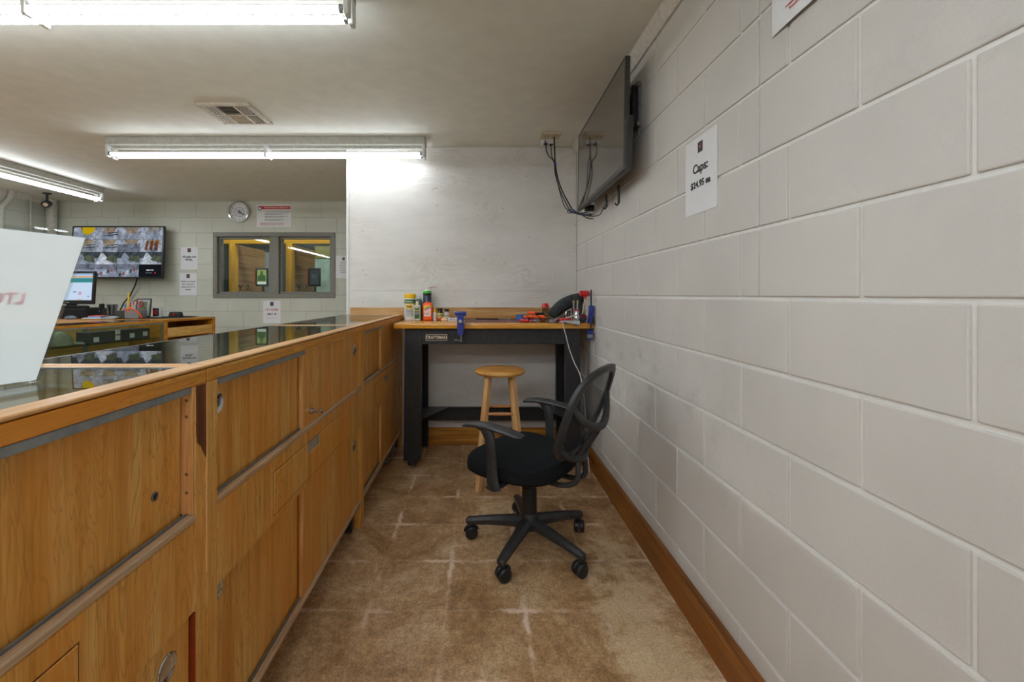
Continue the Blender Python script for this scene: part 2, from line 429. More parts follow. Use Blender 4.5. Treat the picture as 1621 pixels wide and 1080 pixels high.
# painted plywood partition behind the workbench (two sheets, seam, corner bead)
mb = B(-1.062, RX-0.002, BY, BY+0.1, 1.2645, CZ-0.006, 0.0015); mb.box(-1.062, RX-0.002, BY, BY+0.1, 0, 1.2605, 0.0015)
mb.box(-1.06, RX-0.002, BY+0.004, BY+0.1, 0, CZ-0.001)
mb.mat(M['ply']); 
for f_ in mb.bm.faces: f_.material_index = 0
mb.mat(M['dark'])
for x_, y_ in ((574, 366), (574, 428), (574, 478), (692, 269), (692, 325), (692, 396), (691.5, 471), (794, 279), (796, 330), (756, 341), (798, 416), (795, 481), (911, 357), (838, 376), (834, 279), (754, 479)):
    p_ = px(x_, y_, BY); mb.cyl((p_.x, BY-0.0008, p_.z), (p_.x, BY+0.002, p_.z), 0.0035, n=8)
mb.mat(plain('knot_paint', (176, 168, 156), 0.6))
for x_, y_, r_ in ((582, 281, .02), (689, 301, .024), (687, 457, .024), (579, 437, .014)):
    p_ = px(x_, y_, BY); mb.tube([(p_.x+r_*math.cos(q), BY-0.0002, p_.z+r_*0.75*math.sin(q)) for q in [0.5+i*0.35 for i in range(9)]], 0.0022, 6)
struct('wall_inner', mb, M['ply'])
struct('trim_1', B(-1.082, -1.060, BY-0.006, BY+0.106, 0, CZ-0.001, 0.003), M['white'])
# bevelled cornice along the right wall and a box trim along the left
mb = MB().prism([(RX-0.045, CZ), (RX, CZ), (RX, CZ-0.055), (RX-0.012, CZ-0.055)], 'y', NY, BY-0.002)
struct('trim_2', mb, M['trim'])
struct('trim_3', MB().prism([(LX, CZ), (LX+0.05, CZ), (LX+0.012, CZ-0.06), (LX, CZ-0.06)], 'y', NY, FY-0.01), M['trim'])
struct('baseboard_right', B(RX-0.022, RX, NY, BY, 0.0, 0.142, 0.003), M['base'])
struct('baseboard_back', B(-0.58, RX-0.024, BY-0.02, BY, 0.0, 0.142, 0.003), M['basex'])
# rough stained backsplash board above the bench
tag(obj('backsplash_board', B(-1.045, 0.66, BY-0.02, BY-0.0005, 1.035, 1.126, 0.002), M['splash']),
    'long stained wooden board fixed along the white plywood wall behind the workbench', 'board')

# window: grey steel frame, mullion, two panes
y0, y1 = FY-0.012, FY+0.14
mb = MB()
t = 0.055
mb.box(WX0, WX1, y0, y1, WZ1-t, WZ1, 0.004); mb.box(WX0, WX1, y0, y1, WZ0, WZ0+t, 0.004)
mb.box(WX0, WX0+t, y0, y1, WZ0+t, WZ1-t, 0.004); mb.box(WX1-t, WX1, y0, y1, WZ0+t, WZ1-t, 0.004)
mb.box(-2.70, -2.585, y0, y1, WZ0+t, WZ1-t, 0.004)
win = struct('window_1', mb, M['wingray'])
for a, b_ in ((WX0+t, -2.70), (-2.585, WX1-t)):
    m2 = MB(); g = 0.028
    m2.box(a, b_, FY+0.03, FY+0.08, WZ1-t-g, WZ1-t, 0.003); m2.box(a, b_, FY+0.03, FY+0.08, WZ0+t, WZ0+t+g, 0.003)
    m2.box(a, a+g, FY+0.03, FY+0.08, WZ0+t+g, WZ1-t-g, 0.003); m2.box(b_-g, b_, FY+0.03, FY+0.08, WZ0+t+g, WZ1-t-g, 0.003)
    sash = obj('sash', m2, M['wingray'], win)
    obj('pane', B(a+g, b_-g, FY+0.05, FY+0.056, WZ0+t+g, WZ1-t-g), M['glass'], sash)
    # etched number mark low on each pane
    mk = MB().mat(M['ink'])
    cx = a + 0.27 if a < -3 else a + 0.235
    mk.prism([(cx-.03, 1.345), (cx-.018, 1.365), (cx, 1.335), (cx+.018, 1.365), (cx+.03, 1.345), (cx+.006, 1.315), (cx+.006, 1.30), (cx+.028, 1.292), (cx-.028, 1.292), (cx-.006, 1.30), (cx-.006, 1.315)], 'y', FY+0.0485, FY+0.0495)
    mk.text('2' if a < -3 else '3', 0.085, Matrix.Translation((cx+0.10, FY+0.049, 1.325)) @ Matrix.Rotation(PI/2, 4, 'X'))
    obj('mark', mk, None, sash)

# ------------------------------------------------------------------ shooting room seen through the window
struct('wall_5', B(-5.4, -0.6, 9.0, 9.1, 0, 2.7), plain('range_wall', (96, 104, 96), 0.8))
struct('wall_6', B(-5.5, -5.4, FY+0.16, 9.1, 0, 2.7), plain('range_wall', (96, 104, 96), 0.8))
struct('wall_7', B(-0.6, -0.5, FY+0.16, 9.1, 0, 2.7), plain('range_wall', (96, 104, 96), 0.8))
struct('ceiling_2', B(-5.5, -0.5, FY+0.16, 9.1, 2.7, 2.8), plain('range_ceiling', (60, 60, 58), 0.9))
yw = wood('yellow_lumber', (206, 138, 20), (232, 164, 26), (240, 184, 54), 'z', 16)
ywx = wood('yellow_lumber_x', (206, 138, 20), (232, 164, 26), (240, 184, 54), 'x', 16)
tag(obj('overhead_beam', B(-4.2, -1.0, 6.16, 6.24, 1.985, 2.06, 0.003), ywx),
    'yellow timber beam spanning above the booths beyond the window', 'beam')
plank = wood('booth_plank', (112, 74, 38), (164, 116, 66), (190, 142, 88), 'y', 10)
for i, (xx, lab) in enumerate(((-3.63, 'left'), (-2.79, 'right'))):
    t_ = thing('booth_divider', f'plank booth divider on a yellow post behind the {lab} window pane', 'partition', (xx, 6.2, 0), 0, None, True)
    obj('post', B(xx-0.045, xx+0.045, 6.155, 6.245, 0, 1.984, 0.003), yw, t_)
    mb = MB()
    for k in range(14):
        mb.box(xx+0.012, xx+0.032, 6.246, 7.06, 0.02+k*0.14, 0.02+k*0.14+0.136, 0.003)
    obj('planks', mb, plank, t_)
pale = plain('pale_green_panel', (158, 176, 160), 0.6, var=0.12, scale=6)
tag(obj('pale_baffle', MB().prism([(-2.98, 0), (-2.3, 0), (-2.3, 1.55), (-2.62, 1.88), (-2.98, 1.88)], 'y', 7.6, 7.64), pale),
    'pale green panel with a slanted corner seen through the right pane', 'panel')
tag(obj('narrow_pale_panel', B(-3.95, -3.55, 7.55, 7.6, 0, 2.0), plain('pale_grey_panel', (150, 156, 156), 0.6)),
    'pale grey panel seen through the left pane beside the mullion', 'panel')
tag(obj('ceiling_board', B(-3.0, -2.2, 7.66, 7.72, 1.9, 2.12), plain('olive_board', (120, 108, 50), 0.7)),
    'olive board above the pale panel in the shooting room', 'board')
def lane_tablet(cx, lit, lab):
    t_ = thing('lane_tablet', lab, 'tablet', (cx, 5.8, 1.35), 0, None, True)
    obj('bezel', B(cx-0.085, cx+0.085, 5.79, 5.81, 1.345, 1.60, 0.008, 2), M['black'], t_)
    s = MB().mat(emit('tablet_on' if lit else 'tablet_off', (150, 160, 90) if lit else (48, 56, 62), 0.7))
    s.box(cx-0.062, cx+0.062, 5.788, 5.7895, 1.375, 1.575)
    if lit:
        s.mat(emit('target_green', (58, 92, 48), 0.7))
        s.prism([(cx-.055, 1.42), (cx+.055, 1.42), (cx+.055, 1.49), (cx+.02, 1.51), (cx+.018, 1.56), (cx-.018, 1.56), (cx-.02, 1.51), (cx-.055, 1.49)], 'y', 5.786, 5.7878)
        s.mat(emit('screen_white', (210, 215, 215), 0.7)).box(cx-.06, cx+.06, 5.786, 5.7878, 1.378, 1.41)
    else:
        s.mat(emit('screen_grey', (110, 118, 122), 0.6))
        for k in range(3): s.box(cx-.035, cx+.035-k*.01, 5.786, 5.7878, 1.50-k*.018, 1.507-k*.018)
    obj('screen', s, None, t_)
    obj('side_grip', B(cx-0.098, cx-0.086, 5.785, 5.812, 1.36, 1.59, 0.004), plain('orange_red', (212, 74, 30), 0.4), t_)
    a = MB().tube([(cx, FY+0.151, 1.14), (cx, 5.72, 1.14), (cx, 5.82, 1.20), (cx, 5.828, 1.42)], 0.014)
    obj('arm', a, M['black'], t_)
lane_tablet(px(415, 437, 5.8).x, True, 'tablet with a green target picture behind the left window pane')
lane_tablet(px(498, 437, 5.8).x, False, 'dark tablet showing grey lines behind the right window pane')

# ------------------------------------------------------------------ fluorescent strip lights
def strip(lab, c, along, length=2.46, tube=None):
    """body on the ceiling, four lit tubes in two rows, lampholders; local x runs along"""
    t_ = thing('strip_light', lab, 'ceiling light', (c[0], c[1], CZ-0.17), along, 'fluorescent strip lights')
    L = length/2; top = 0.17
    b_ = MB().box(-L, L, -0.055, 0.055, top-0.062, top-0.0005, 0.004)
    b_.prism([(-0.02, top-0.062), (0.02, top-0.062), (0.012, top-0.082), (-0.012, top-0.082)], 'x', -L+.03, L-.03)
    obj('body', b_, plain('fixture_enamel', (178, 177, 168), 0.5), t_)
    for row, yy in enumerate((-0.031, 0.031)):
        for seg in (0, 1):
            a = -L+0.035+seg*(L-0.03); e = a+L-0.045
            dn = [(yy+0.0155*math.sin(q), 0.042-0.0155*math.cos(q)) for q in [math.radians(-108+216*i/16) for i in range(17)]]
            upq = [(yy+0.0155*math.sin(q), 0.042-0.0155*math.cos(q)) for q in [math.radians(109+142*i/8) for i in range(9)]]
            tb = obj('tube', MB().prism(dn, 'x', a, e), tube or M['tube'], t_)
            obj('housing', MB().prism(upq, 'x', a, e), M['white'], tb)   # opaque spine of the LED tube, light leaves downward
            for q, d in ((a, -1), (e, 1)): obj('end_cap', MB().cyl((q, yy, 0.042), (q+d*0.014, yy, 0.042), 0.0158, n=14), M['metal'], tb)
        for xx in (-L+0.008, -0.002, L-0.012):
            obj('lampholder', B(xx-0.009, xx+0.012, yy-0.019, yy+0.019, 0.014, top-0.06, 0.004), M['white'], t_)
    return t_
strip('near strip light with two bright tubes, cut by the top left frame edge', (-1.72, 1.625), 0)
strip('long strip light on the ceiling in front of the white plywood wall', (-1.64, 3.26), 0, tube=emit('aged_tube', (240, 248, 255), TUBE_POWER*0.55))
strip('strip light running front to back near the left wall', (-4.33, 3.55), PI/2)
strip('added unseen fill strip light behind the camera over the aisle', (-0.9, -0.2), 0)  # unseen fill lamp, added to light the shop from behind
strip('added unseen fill strip light behind the camera near the rear wall', (-1.2, -1.7), 0)  # second added fill strip, out of view
strip('added unseen fill strip light behind the camera on the left side of the shop', (-4.33, 0.2), PI/2)  # added out of view as fill for the left side
strip('added unseen fill strip light behind the camera in the middle of the shop', (-3.2, -1.2), 0)  # extra unseen strip, added for more light from behind
rl2 = strip('added unseen strip light over the far part of the shooting room', (-2.9, 7.4), 0); rl2.location.z = 2.53  # added lamp above the view, brightens the room beyond the window
rl = strip('added unseen strip light in the shooting room beyond the window', (-2.9, 5.95), 0); rl.location.z = 2.53  # unseen lamp added to light the fronts of the booth posts

# ------------------------------------------------------------------ display counters on the left
CX = -0.618      # staff-side face of the counters
CBX = -1.098     # customer-side face
TOPZ = 1.067
def counter(y0, y1, label, split, grp, upper_pull=True, plunger=False, worn=False, keyhole=False, steel_full=False):
    t_ = thing('display_counter', label, 'counter', ((CX+CBX)/2, (y0+y1)/2, 0), 0, None, True)
    ys = y0 + (y1-y0)*split
    st = 0.037 if worn else 0.018
    post1 = 0.040
    # carcass: end panels, decks, customer-side glazing and kick
    c = MB().mat(M['oak'])
    c.box(CBX, CX-0.004, y0+0.001, y0+0.022, 0.0 if worn is False else 0.13, TOPZ-0.03, 0.002)
    c.box(CBX, CX-0.004, y1-0.022, y1-0.001, 0.0, TOPZ-0.03, 0.002)
    c.box(CBX, CX-0.05, y0+0.02, y1-0.02, 0.13, 0.15)
    c.box(CBX, CBX+0.02, y0+0.02, y1-0.02, 0.13, 0.52)
    c.mat(plain('display_floor', (222, 222, 214), 0.6)).box(CBX+0.005, CX-0.05, y0+0.02, y1-0.02, 0.735, 0.75)
    obj('carcass', c, None, t_)
    obj('front_glass', B(CBX, CBX+0.006, y0+0.02, y1-0.02, 0.525, TOPZ-0.03), M['glass'], t_)
    obj('glass_shelf', B(CBX+0.03, CX-0.12, y0+0.03, y1-0.03, 0.90, 0.906), M['glass'], t_)
    # front frame (stiles and rails)
    f = MB().mat(M['oak'])
    f.box(CX-0.02, CX, y0, y0+post1, 0.0 if not worn else 0.13, TOPZ-0.0365, 0.002)
    f.box(CX-0.02, CX, y1-st, y1, 0.0, TOPZ-0.0365, 0.002)
    f.box(CX-0.02, CX, y0+post1, y1-st, 0.538, 0.735, 0.003)
    f.mat(M['oakh']).box(CX-0.02, CX+0.001, y0+0.001, y1-0.001, TOPZ-0.036, TOPZ-0.0062, 0.002)
    obj('front_frame', f, None, t_)
    # top frame and glass
    tf = MB().mat(M['oaktop'])
    tf.box(CX-0.045, CX+0.0015, y0, y1, TOPZ-0.004, TOPZ+0.003, 0.002)
    tf.box(CBX-0.002, CX-0.046, y0, y0+0.022, TOPZ-0.03, TOPZ+0.002, 0.002)
    tf.box(CBX-0.002, CX-0.046, y1-0.022, y1, TOPZ-0.03, TOPZ+0.002, 0.002)
    tf.mat(M['metal']).box(CBX-0.002, CBX+0.006, y0+0.022, y1-0.022, TOPZ-0.03, TOPZ+0.0005)
    tf.box(CBX+0.01, CX-0.046, y1-0.029, y1-0.023, TOPZ-0.003, TOPZ+0.0015)
    obj('top_frame', tf, None, t_)
    obj('top_glass', B(CBX+0.007, CX-0.046, y0+0.023, y1-0.030, TOPZ-0.006, TOPZ), M['ctglass'], t_)
    # steel top track strip and bottom tracks
    k = MB().box(CX-0.022, CX-0.0015, y0+post1-0.012*steel_full, (y1-0.048 if steel_full else ys+0.005), TOPZ-0.052, TOPZ-0.0365, 0.001)
    obj('top_track', k, M['darkmetal'], t_)
    for zz in (0.735, 0.135):
        k = MB().mat(M['track']); k.box(CX-0.016, CX+0.0025, y0+post1, y1-st, zz, zz+0.016, 0.003)
        k.box(CX-0.050, CX-0.016, y0+post1, y1-0.024, zz, zz+0.008)
        k.mat(M['darkmetal']).box(CX-0.034, CX-0.029, y0+post1, y1-0.018, zz+0.008, zz+0.022); k.box(CX-0.0180, CX-0.0165, y0+post1, y1-0.018, zz+0.008, zz+0.02)
        obj('bottom_track', k, None, t_)
    if worn:   # exposed inner end and the dark splintered strip
        e = MB().mat(M['oakend']).box(CX-0.040, CX-0.0012, y1-0.044, y1-0.0375, 0.752, TOPZ-0.037, 0.001)
        e.mat(M['metal'])
        for zz in (1.0, 0.965, 0.80, 0.84): e.cyl((CX-0.014, y1-0.0435, zz), (CX-0.014, y1-0.0452, zz), 0.0032, n=10)
        obj('end_cleat', e, None, t_)
        s = MB().mat(M['worn']).loft([[(CX+x, y1-0.001-dy, z) for x, dy in ((-.01, 0), (.0016, 0), (.0016, wd), (-.01, wd))] for z, wd in ((0.862, .002), (0.875, .010), (0.892, .018), (0.905, .031), (0.93, .034), (1.029, .034))])
        s.mat(M['oakend']).box(CX-0.001, CX+0.003, y1-0.002, y1+0.0005, 0.60, TOPZ-0.037, 0.0008)
        obj('splintered_strip', s, None, t_)
        obj('edge_strip', B(CX-0.012, CX+0.0008, y1-0.0415, y1-0.0375, 0.0, 0.537), M['redwood'], t_)
    # doors: the left one runs in the back track, the right one in the front track
    def door(a, e, z0, z1, xo, pulls):
        d = MB().mat(M['oak']).box(CX-xo-0.014, CX-xo, a, e, z0, z1, 0.001)
        d.mat(M['oakend']).box(CX-xo-0.0135, CX-xo-0.0005, a-0.0012, a+0.001, z0+0.001, z1-0.001)
        dd = obj('door', d, None, t_)
        for (py, pz) in pulls:
            p = MB().mat(M['chrome']).lathe([(0.027, 0.0), (0.0275, 0.002), (0.025, 0.0035), (0.0225, 0.0028), (0.019, 0.0008), (0.012, 0.0004), (0.0, 0.0004)], (CX-xo, py, pz), 28, axis='x', sx=1, sy=1)
            obj('pull', p, None, dd)
        return dd
    e1 = ys+0.02
    if worn: d1 = door(y0+post1-0.01, y1-0.046, 0.7445, TOPZ-0.053, 0.026, [])
    else: d1 = door(y0+post1-0.01, e1, 0.7445, TOPZ-0.053, 0.026, [(y0+post1+0.034, 0.962)] if upper_pull else [])
    if keyhole:
        kk = MB().mat(M['metal']).lathe([(0.009, 0), (0.009, 0.002), (0.006, 0.0025), (0.0055, 0.001), (0, 0.001)], (CX-0.026, y1-0.119, 0.828), 20, axis='x')
        kk.mat(M['dark']).lathe([(0.005, 0), (0.005, 0.0018), (0, 0.0018)], (CX-0.026, y1-0.119, 0.828), 16, axis='x'); obj('keyhole', kk, None, d1)
    if not worn:
        d2 = door(ys, y1-0.022, 0.742, TOPZ-0.043, 0.0075, [(y1-0.105 if y1 < 3 else y1-0.075, 0.95)])
        if plunger:
            py = ys+0.055
            p = MB().mat(M['chrome']).cyl((CX-0.0075, py, 0.80), (CX+0.004, py, 0.80), 0.0115, n=20)
            p.cyl((CX+0.004, py, 0.80), (CX+0.034, py, 0.80), 0.0075, n=20)
            p.tube([(CX+0.034, py, 0.80), (CX+0.036, py, 0.80), (CX+0.040, py, 0.80), (CX+0.041, py, 0.80)], [0.0075, 0.009, 0.009, 0.007], 20)
            obj('lock_plunger', p, None, d2)
        door(y0+post1-0.01, e1, 0.1445, 0.56, 0.026, [(y0+post1+0.034, 0.505)])
        door(ys, y1-0.024, 0.143, 0.545, 0.0075, [(y1-0.11 if y1 < 3 else y1-0.075, 0.47)])
    else:
        door(y0+post1-0.01, ys+0.1, 0.1445, 0.56, 0.026, [])
        door(ys, y1-0.045, 0.143, 0.545, 0.0085, [(y1-0.110, 0.478)])
    # drawer in the middle band
    a, e = y0+(y1-y0)*0.245, y0+(y1-y0)*0.748
    if worn: e = y1-0.305; a = e-0.63
    mid = (a+e)/2-0.01
    d = MB().mat(M['oak'])
    g = 0.055
    d.box(CX-0.012, CX+0.0022, a, mid-g, 0.562, 0.690, 0.0015); d.box(CX-0.012, CX+0.0022, mid+g, e, 0.562, 0.690, 0.0015)
    d.box(CX-0.012, CX+0.0022, mid-g, mid+g, 0.562, 0.652, 0.0015)
    d.mat(plain('slot_lining', (150, 142, 122), 0.6)).box(CX-0.012, CX+0.0006, mid-g, mid+g, 0.652, 0.690)
    d.mat(M['oakend']).box(CX-0.012, CX+0.002, mid+g-0.001, mid+g+0.0015, 0.655, 0.69)
    d.mat(M['worn'])
    for (q0, q1, q2, q3) in ((a-0.0025, e+0.0025, 0.690, 0.6925), (a-0.0025, e+0.0025, 0.5595, 0.562), (a-0.002, a, 0.562, 0.69), (e, e+0.002, 0.562, 0.69)):
        d.box(CX-0.002, CX+0.0006, q0, q1, q2, q3)
    obj('drawer', d, None, t_)
    # steel legs with feet
    for ly in (y0+0.06, y1-0.06):
        for lx in (CX-0.05, CBX+0.05):
            l = MB().mat(M['blacksteel']).box(lx-0.02, lx+0.02, ly-0.02, ly+0.02, 0.012, 0.1305, 0.002)
            l.mat(M['metal']).cyl((lx, ly, 0), (lx, ly, 0.012), 0.018, n=16); obj('leg', l, None, t_)
    return t_
counter(-0.325, 0.949, 'nearest glass-topped oak display counter with a worn splintered corner and acrylic sign on it', 0.46, None, worn=True, keyhole=True, steel_full=True)
counter(0.951, 2.215, 'middle glass-topped oak display counter with two round pulls and a silver lock pin', 0.426, None, plunger=True)
counter(2.219, 3.405, 'farthest glass-topped oak display counter running up to the workbench and plywood wall', 0.395, None, upper_pull=False)
tag(obj('floor_conduit', MB().tube([(CX-0.03, 3.36, 0.13), (CX-0.025, 3.22, 0.10), (CX-0.02, 3.12, 0.03), (CX-0.04, 3.05, 0.012), (CX-0.2, 3.0, 0.012)], 0.009), M['grey']),
    'grey cable looping onto the floor under the farthest display counter', 'cable')

# ------------------------------------------------------------------ signs
def emblem(mb, M4, s):
    mb.mat(plain('emblem_dark', (52, 40, 42), 0.5)).box(-s/2, s/2, -s*0.6, s*0.6, 0.0004, 0.0009, M4=M4)
    mb.mat(M['redink'])
    T = M4 @ Matrix.Translation((0, 0, 0.0011))
    k = s*0.02
    for (a, b_, c, d) in ((-4, 4, -16, -13), (-1.5, 1.5, -12, 6), (-9, -3, 8, 12), (3, 9, 8, 12), (-3, 3, 14, 20), (-10, -7, -4, 4), (7, 10, -4, 4)):
        mb.box(a*k, b_*k, c*k, d*k, 0, 0.0003, M4=T)
    mb.mat(M['white']).box(-2*k, 2*k, -4*k, 4*k, 0.0004, 0.0007, M4=T)
def sheet_M(origin, ex, ez):
    ex = Vector(ex).normalized(); ez = Vector(ez).normalized(); n = ex.cross(ez)
    m = Matrix.Identity(4)
    for i in range(3): m[i][0] = ex[i]; m[i][1] = ez[i]; m[i][2] = n[i]; m[i][3] = origin[i]
    return m
def paper_sign(name, label, M4, W, H, lines, logo=0.0, thick=0.0008, cat='sign', bend=0.0):
    """lines: (text, size, y, material, bold); sheet centred on the frame, writing as a child mesh"""
    p = MB()
    if bend:
        n = 10
        top = [(-W/2+W*i/n, 0) for i in range(n+1)]
        rings = []
        for i in range(n+1):
            x = -W/2+W*i/n; zz = bend*math.sin(PI*i/n)
            rings.append([M4 @ Vector((x, -H/2, zz)), M4 @ Vector((x, -H/2, zz+thick)), M4 @ Vector((x, H/2, zz*0.3+thick)), M4 @ Vector((x, H/2, zz*0.3))])
        p.loft(rings)
    else: p.box(-W/2, W/2, -H/2, H/2, -thick, 0, 0.0, M4=M4)
    o = obj(name, p, M['paper']); tag(o, label, cat)
    t_ = MB()
    if logo: emblem(t_, M4 @ Matrix.Translation((0, H*0.36, 0)), logo)
    for (s, sz, y, m, bd) in lines:
        t_.mat(m).text(s, sz, M4 @ Matrix.Translation((0, y, bend+0.0008)), bold=bd)
    if t_.bm.verts: obj('print', t_, None, o, smooth=False)
    else: t_.bm.free()
    return o
# price sheet on the right wall
Mr = lambda y, z, d=0.0015: sheet_M((RX-d, y, z), (0, -1, 0), (0, 0, 1))
paper_sign('price_sign', 'white paper sign reading Caps: $24.95 ea taped to the block wall', Mr(1.520, EYE+0.440), 0.2159, 0.2794,
           [('Caps:', 0.046, 0.025, M['ink'], 0.0011), ('$24.95 ea', 0.034, -0.033, M['ink'], 0.0009)], logo=0.032)
paper_sign('notice_sheet', 'white sheet with small red print curling off the block wall, top frame edge', Mr(1.005, EYE+0.705+0.108, 0.004), 0.279, 0.216,
           [('NOTE:  THE ITEMS LISTED HERE ARE', 0.0085, -0.052, M['redink'], 0), ('AVAILABLE ONLY AT THE COUNTER AND', 0.0085, -0.064, M['redink'], 0),
            ('PLEASE ASK FOR HELP AT ANY TIME', 0.0085, -0.076, M['redink'], 0)], bend=0.006)
Mb = lambda x, z: sheet_M((x, FY-0.002, z), (1, 0, 0), (0, 0, 1))
def farpt(x, y): p = px(x, y, FY); return p.x, p.z
x, z = farpt(299.7, 409); paper_sign('sales_sign', 'white paper sign reading All sales are FINAL. above another sign', Mb(x, z), 0.225, 0.29,
    [('All sales are', 0.036, 0.02, M['ink'], 0.001), ('FINAL.', 0.036, -0.02, M['ink'], 0.001)], logo=0.042)
x, z = farpt(298, 450); paper_sign('hand_wash_sign', 'white paper sign telling people to WASH your hands, lower of two by the window', Mb(x, z), 0.225, 0.29,
    [('WASH your hands', 0.025, 0.035, M['ink'], 0.0003), ('after leaving the', 0.025, 0.0, M['ink'], 0.0003), ('range and prior to', 0.025, -0.035, M['ink'], 0.0003), ('exiting.', 0.025, -0.07, M['ink'], 0.0003)], logo=0.042)
x, z = farpt(430.5, 494); paper_sign('class_sign', 'white paper sign reading LTC CLASS MAY 18 below the window', Mb(x, z), 0.225, 0.29,
    [('LTC CLASS', 0.034, 0.03, M['redink'], 0.001), ('MAY 18', 0.034, -0.03, M['ink'], 0.001), ('Register at the counter', 0.014, -0.08, M['redink'], 0)], logo=0.042)
x, z = farpt(544, 422.5); o = paper_sign('rules_sheet', 'white printed sheet half hidden behind the plywood wall corner', Mb(x, z), 0.20, 0.29,
    [(s, 0.014, 0.06-0.022*i, M['ink'], 0) for i, s in enumerate(('RANGE RULES', 'Keep all firearms', 'pointed down range', 'Wear eye and ear', 'protection at all', 'times in the booth', 'Ask before use'))], logo=0.03)
# youth safety poster
x, z = farpt(434, 342)
pm = Mb(x, z)
po = tag(obj('safety_poster', B(-0.226, 0.226, -0.146, 0.146, -0.004, 0, 0.001, M4=pm), M['paper']), 'white safety act poster with a red title band, between clock and window', 'poster')
mb = MB().mat(M['red']).box(-0.205, 0.21, 0.088, 0.128, 0.0003, 0.001, M4=pm)
mb.mat(M['white']).text('Youth Handgun Safety Act', 0.030, pm @ Matrix.Translation((0.03, 0.108, 0.0016)), bold=0.0006)
mb.mat(plain('seal_blue', (70, 84, 110), 0.5)).cyl(pm @ Vector((-0.185, 0.095, 0.001)), pm @ Vector((-0.185, 0.095, 0.0022)), 0.027, n=24)
mb.mat(M['paper']).cyl(pm @ Vector((-0.185, 0.095, 0.0022)), pm @ Vector((-0.185, 0.095, 0.0026)), 0.018, n=24)
mb.mat(M['ink'])
for s, yy in (('It is a violation of federal law to transfer a handgun to a minor except as allowed', 0.062), ('A juvenile may not possess a handgun or ammunition suitable for use in it', 0.036),
              ('without prior written consent of a parent or guardian', 0.022), ('Federal law prohibits the sale of a handgun to anyone under twenty one', -0.004),
              ('years of age by a licensed dealer in any State or territory', -0.018), ('Handguns are a leading cause of injury among young people', -0.046), ('Keep them locked up and out of reach of children', -0.06)):
    mb.text(s, 0.0102, pm @ Matrix.Translation((-0.12, yy, 0.001)), align='LEFT', bold=0.0002)
mb.mat(M['redink'])
for k in range(3): mb.text('Keep all handguns and ammunition safely stored away from children', 0.011, pm @ Matrix.Translation((-0.18, -0.09-0.013*k, 0.001)), align='LEFT')
obj('print', mb, None, po, smooth=False)

# acrylic sign holder on the nearest counter, seen from behind
sd = Vector((-0.278, -0.961, 0)).normalized()      # runs toward the camera
bot = Vector((-0.795, 0.752, TOPZ+0.0065)); up = Vector((0.130, -0.0376, 0.268)).normalized()
SM = sheet_M(bot + sd*0.11 + up*0.143, sd, up)   # +x toward the camera, local +z = ex x ez
nrm = (SM.to_3x3() @ Vector((0, 0, 1)))
side = 1 if nrm.x < 0 else -1                    # customer side has negative x
hold = thing('sign_holder', 'clear acrylic sign holder leaning back on the nearest glass counter top', 'sign holder', tuple(bot + sd*0.11), 0, None, True)
h = MB(); h.box(-0.112, 0.112, -0.142, 0.148, -0.0035, -0.0015, 0.0006, M4=SM); h.box(-0.112, 0.112, -0.142, 0.148, 0.0015, 0.0035, 0.0006, M4=SM)
h.box(-0.112, -0.1095, -0.142, 0.148, -0.0014, 0.0014, M4=SM); h.box(0.1095, 0.112, -0.142, 0.148, -0.0014, 0.0014, M4=SM)
obj('sleeve', h, M['clear'], hold)
fx = Vector((nrm.x, nrm.y, 0)).normalized()*side
c0 = bot + sd*0.11
FM = sheet_M((c0.x, c0.y, TOPZ+0.0035), sd, fx)
obj('foot', MB().box(-0.112, 0.112, -0.085, 0.004, -0.0015, 0.0015, 0.0006, M4=FM), M['clear'], hold)
pp = MB().box(-0.108, 0.108, -0.139, 0.1405, -0.0006, 0.0006, M4=SM)
m, nt, b = _new('translucent_paper'); b.inputs['Base Color'].default_value = rgba((236, 238, 242)); b.inputs['Roughness'].default_value = 0.7
tr = N(nt, 'ShaderNodeBsdfTranslucent'); tr.inputs[0].default_value = rgba((255, 255, 255)); mx = N(nt, 'ShaderNodeMixShader'); mx.inputs[0].default_value = 0.82
nt.links.new(b.outputs[0], mx.inputs[1]); nt.links.new(tr.outputs[0], mx.inputs[2]); nt.links.new(mx.outputs[0], nt.nodes['Material Output'].inputs[0])
psheet = tag(obj('class_notice', pp, m), 'white sheet in the acrylic holder with LTC CLASS showing through reversed', 'sign')
TM = sheet_M(SM.to_translation() + nrm*side*0.0010, sd*side, up)
tx = MB(); pk = m.copy(); pk.name = 'translucent_pink_ink'; pk.node_tree.nodes['Translucent BSDF'].inputs[0].default_value = rgba((246, 204, 213)); gk = m.copy(); gk.name = 'translucent_grey_ink'; gk.node_tree.nodes['Translucent BSDF'].inputs[0].default_value = rgba((204, 210, 230))
if 0: emblem(tx, TM @ Matrix.Translation((0, 0.10, 0)), 0.03)
tx.mat(pk).text('LTC CLASS', 0.029, TM @ Matrix.Translation((0, 0.024, 0)), bold=0.0006, xs=0.8)
tx.mat(gk).text('MAY 18', 0.029, TM @ Matrix.Translation((0, -0.048, 0)), bold=0.0006, xs=0.85)
tx.mat(pk).text('Register at counter', 0.013, TM @ Matrix.Translation((0, -0.10, 0)))
obj('print', tx, None, psheet, smooth=False)

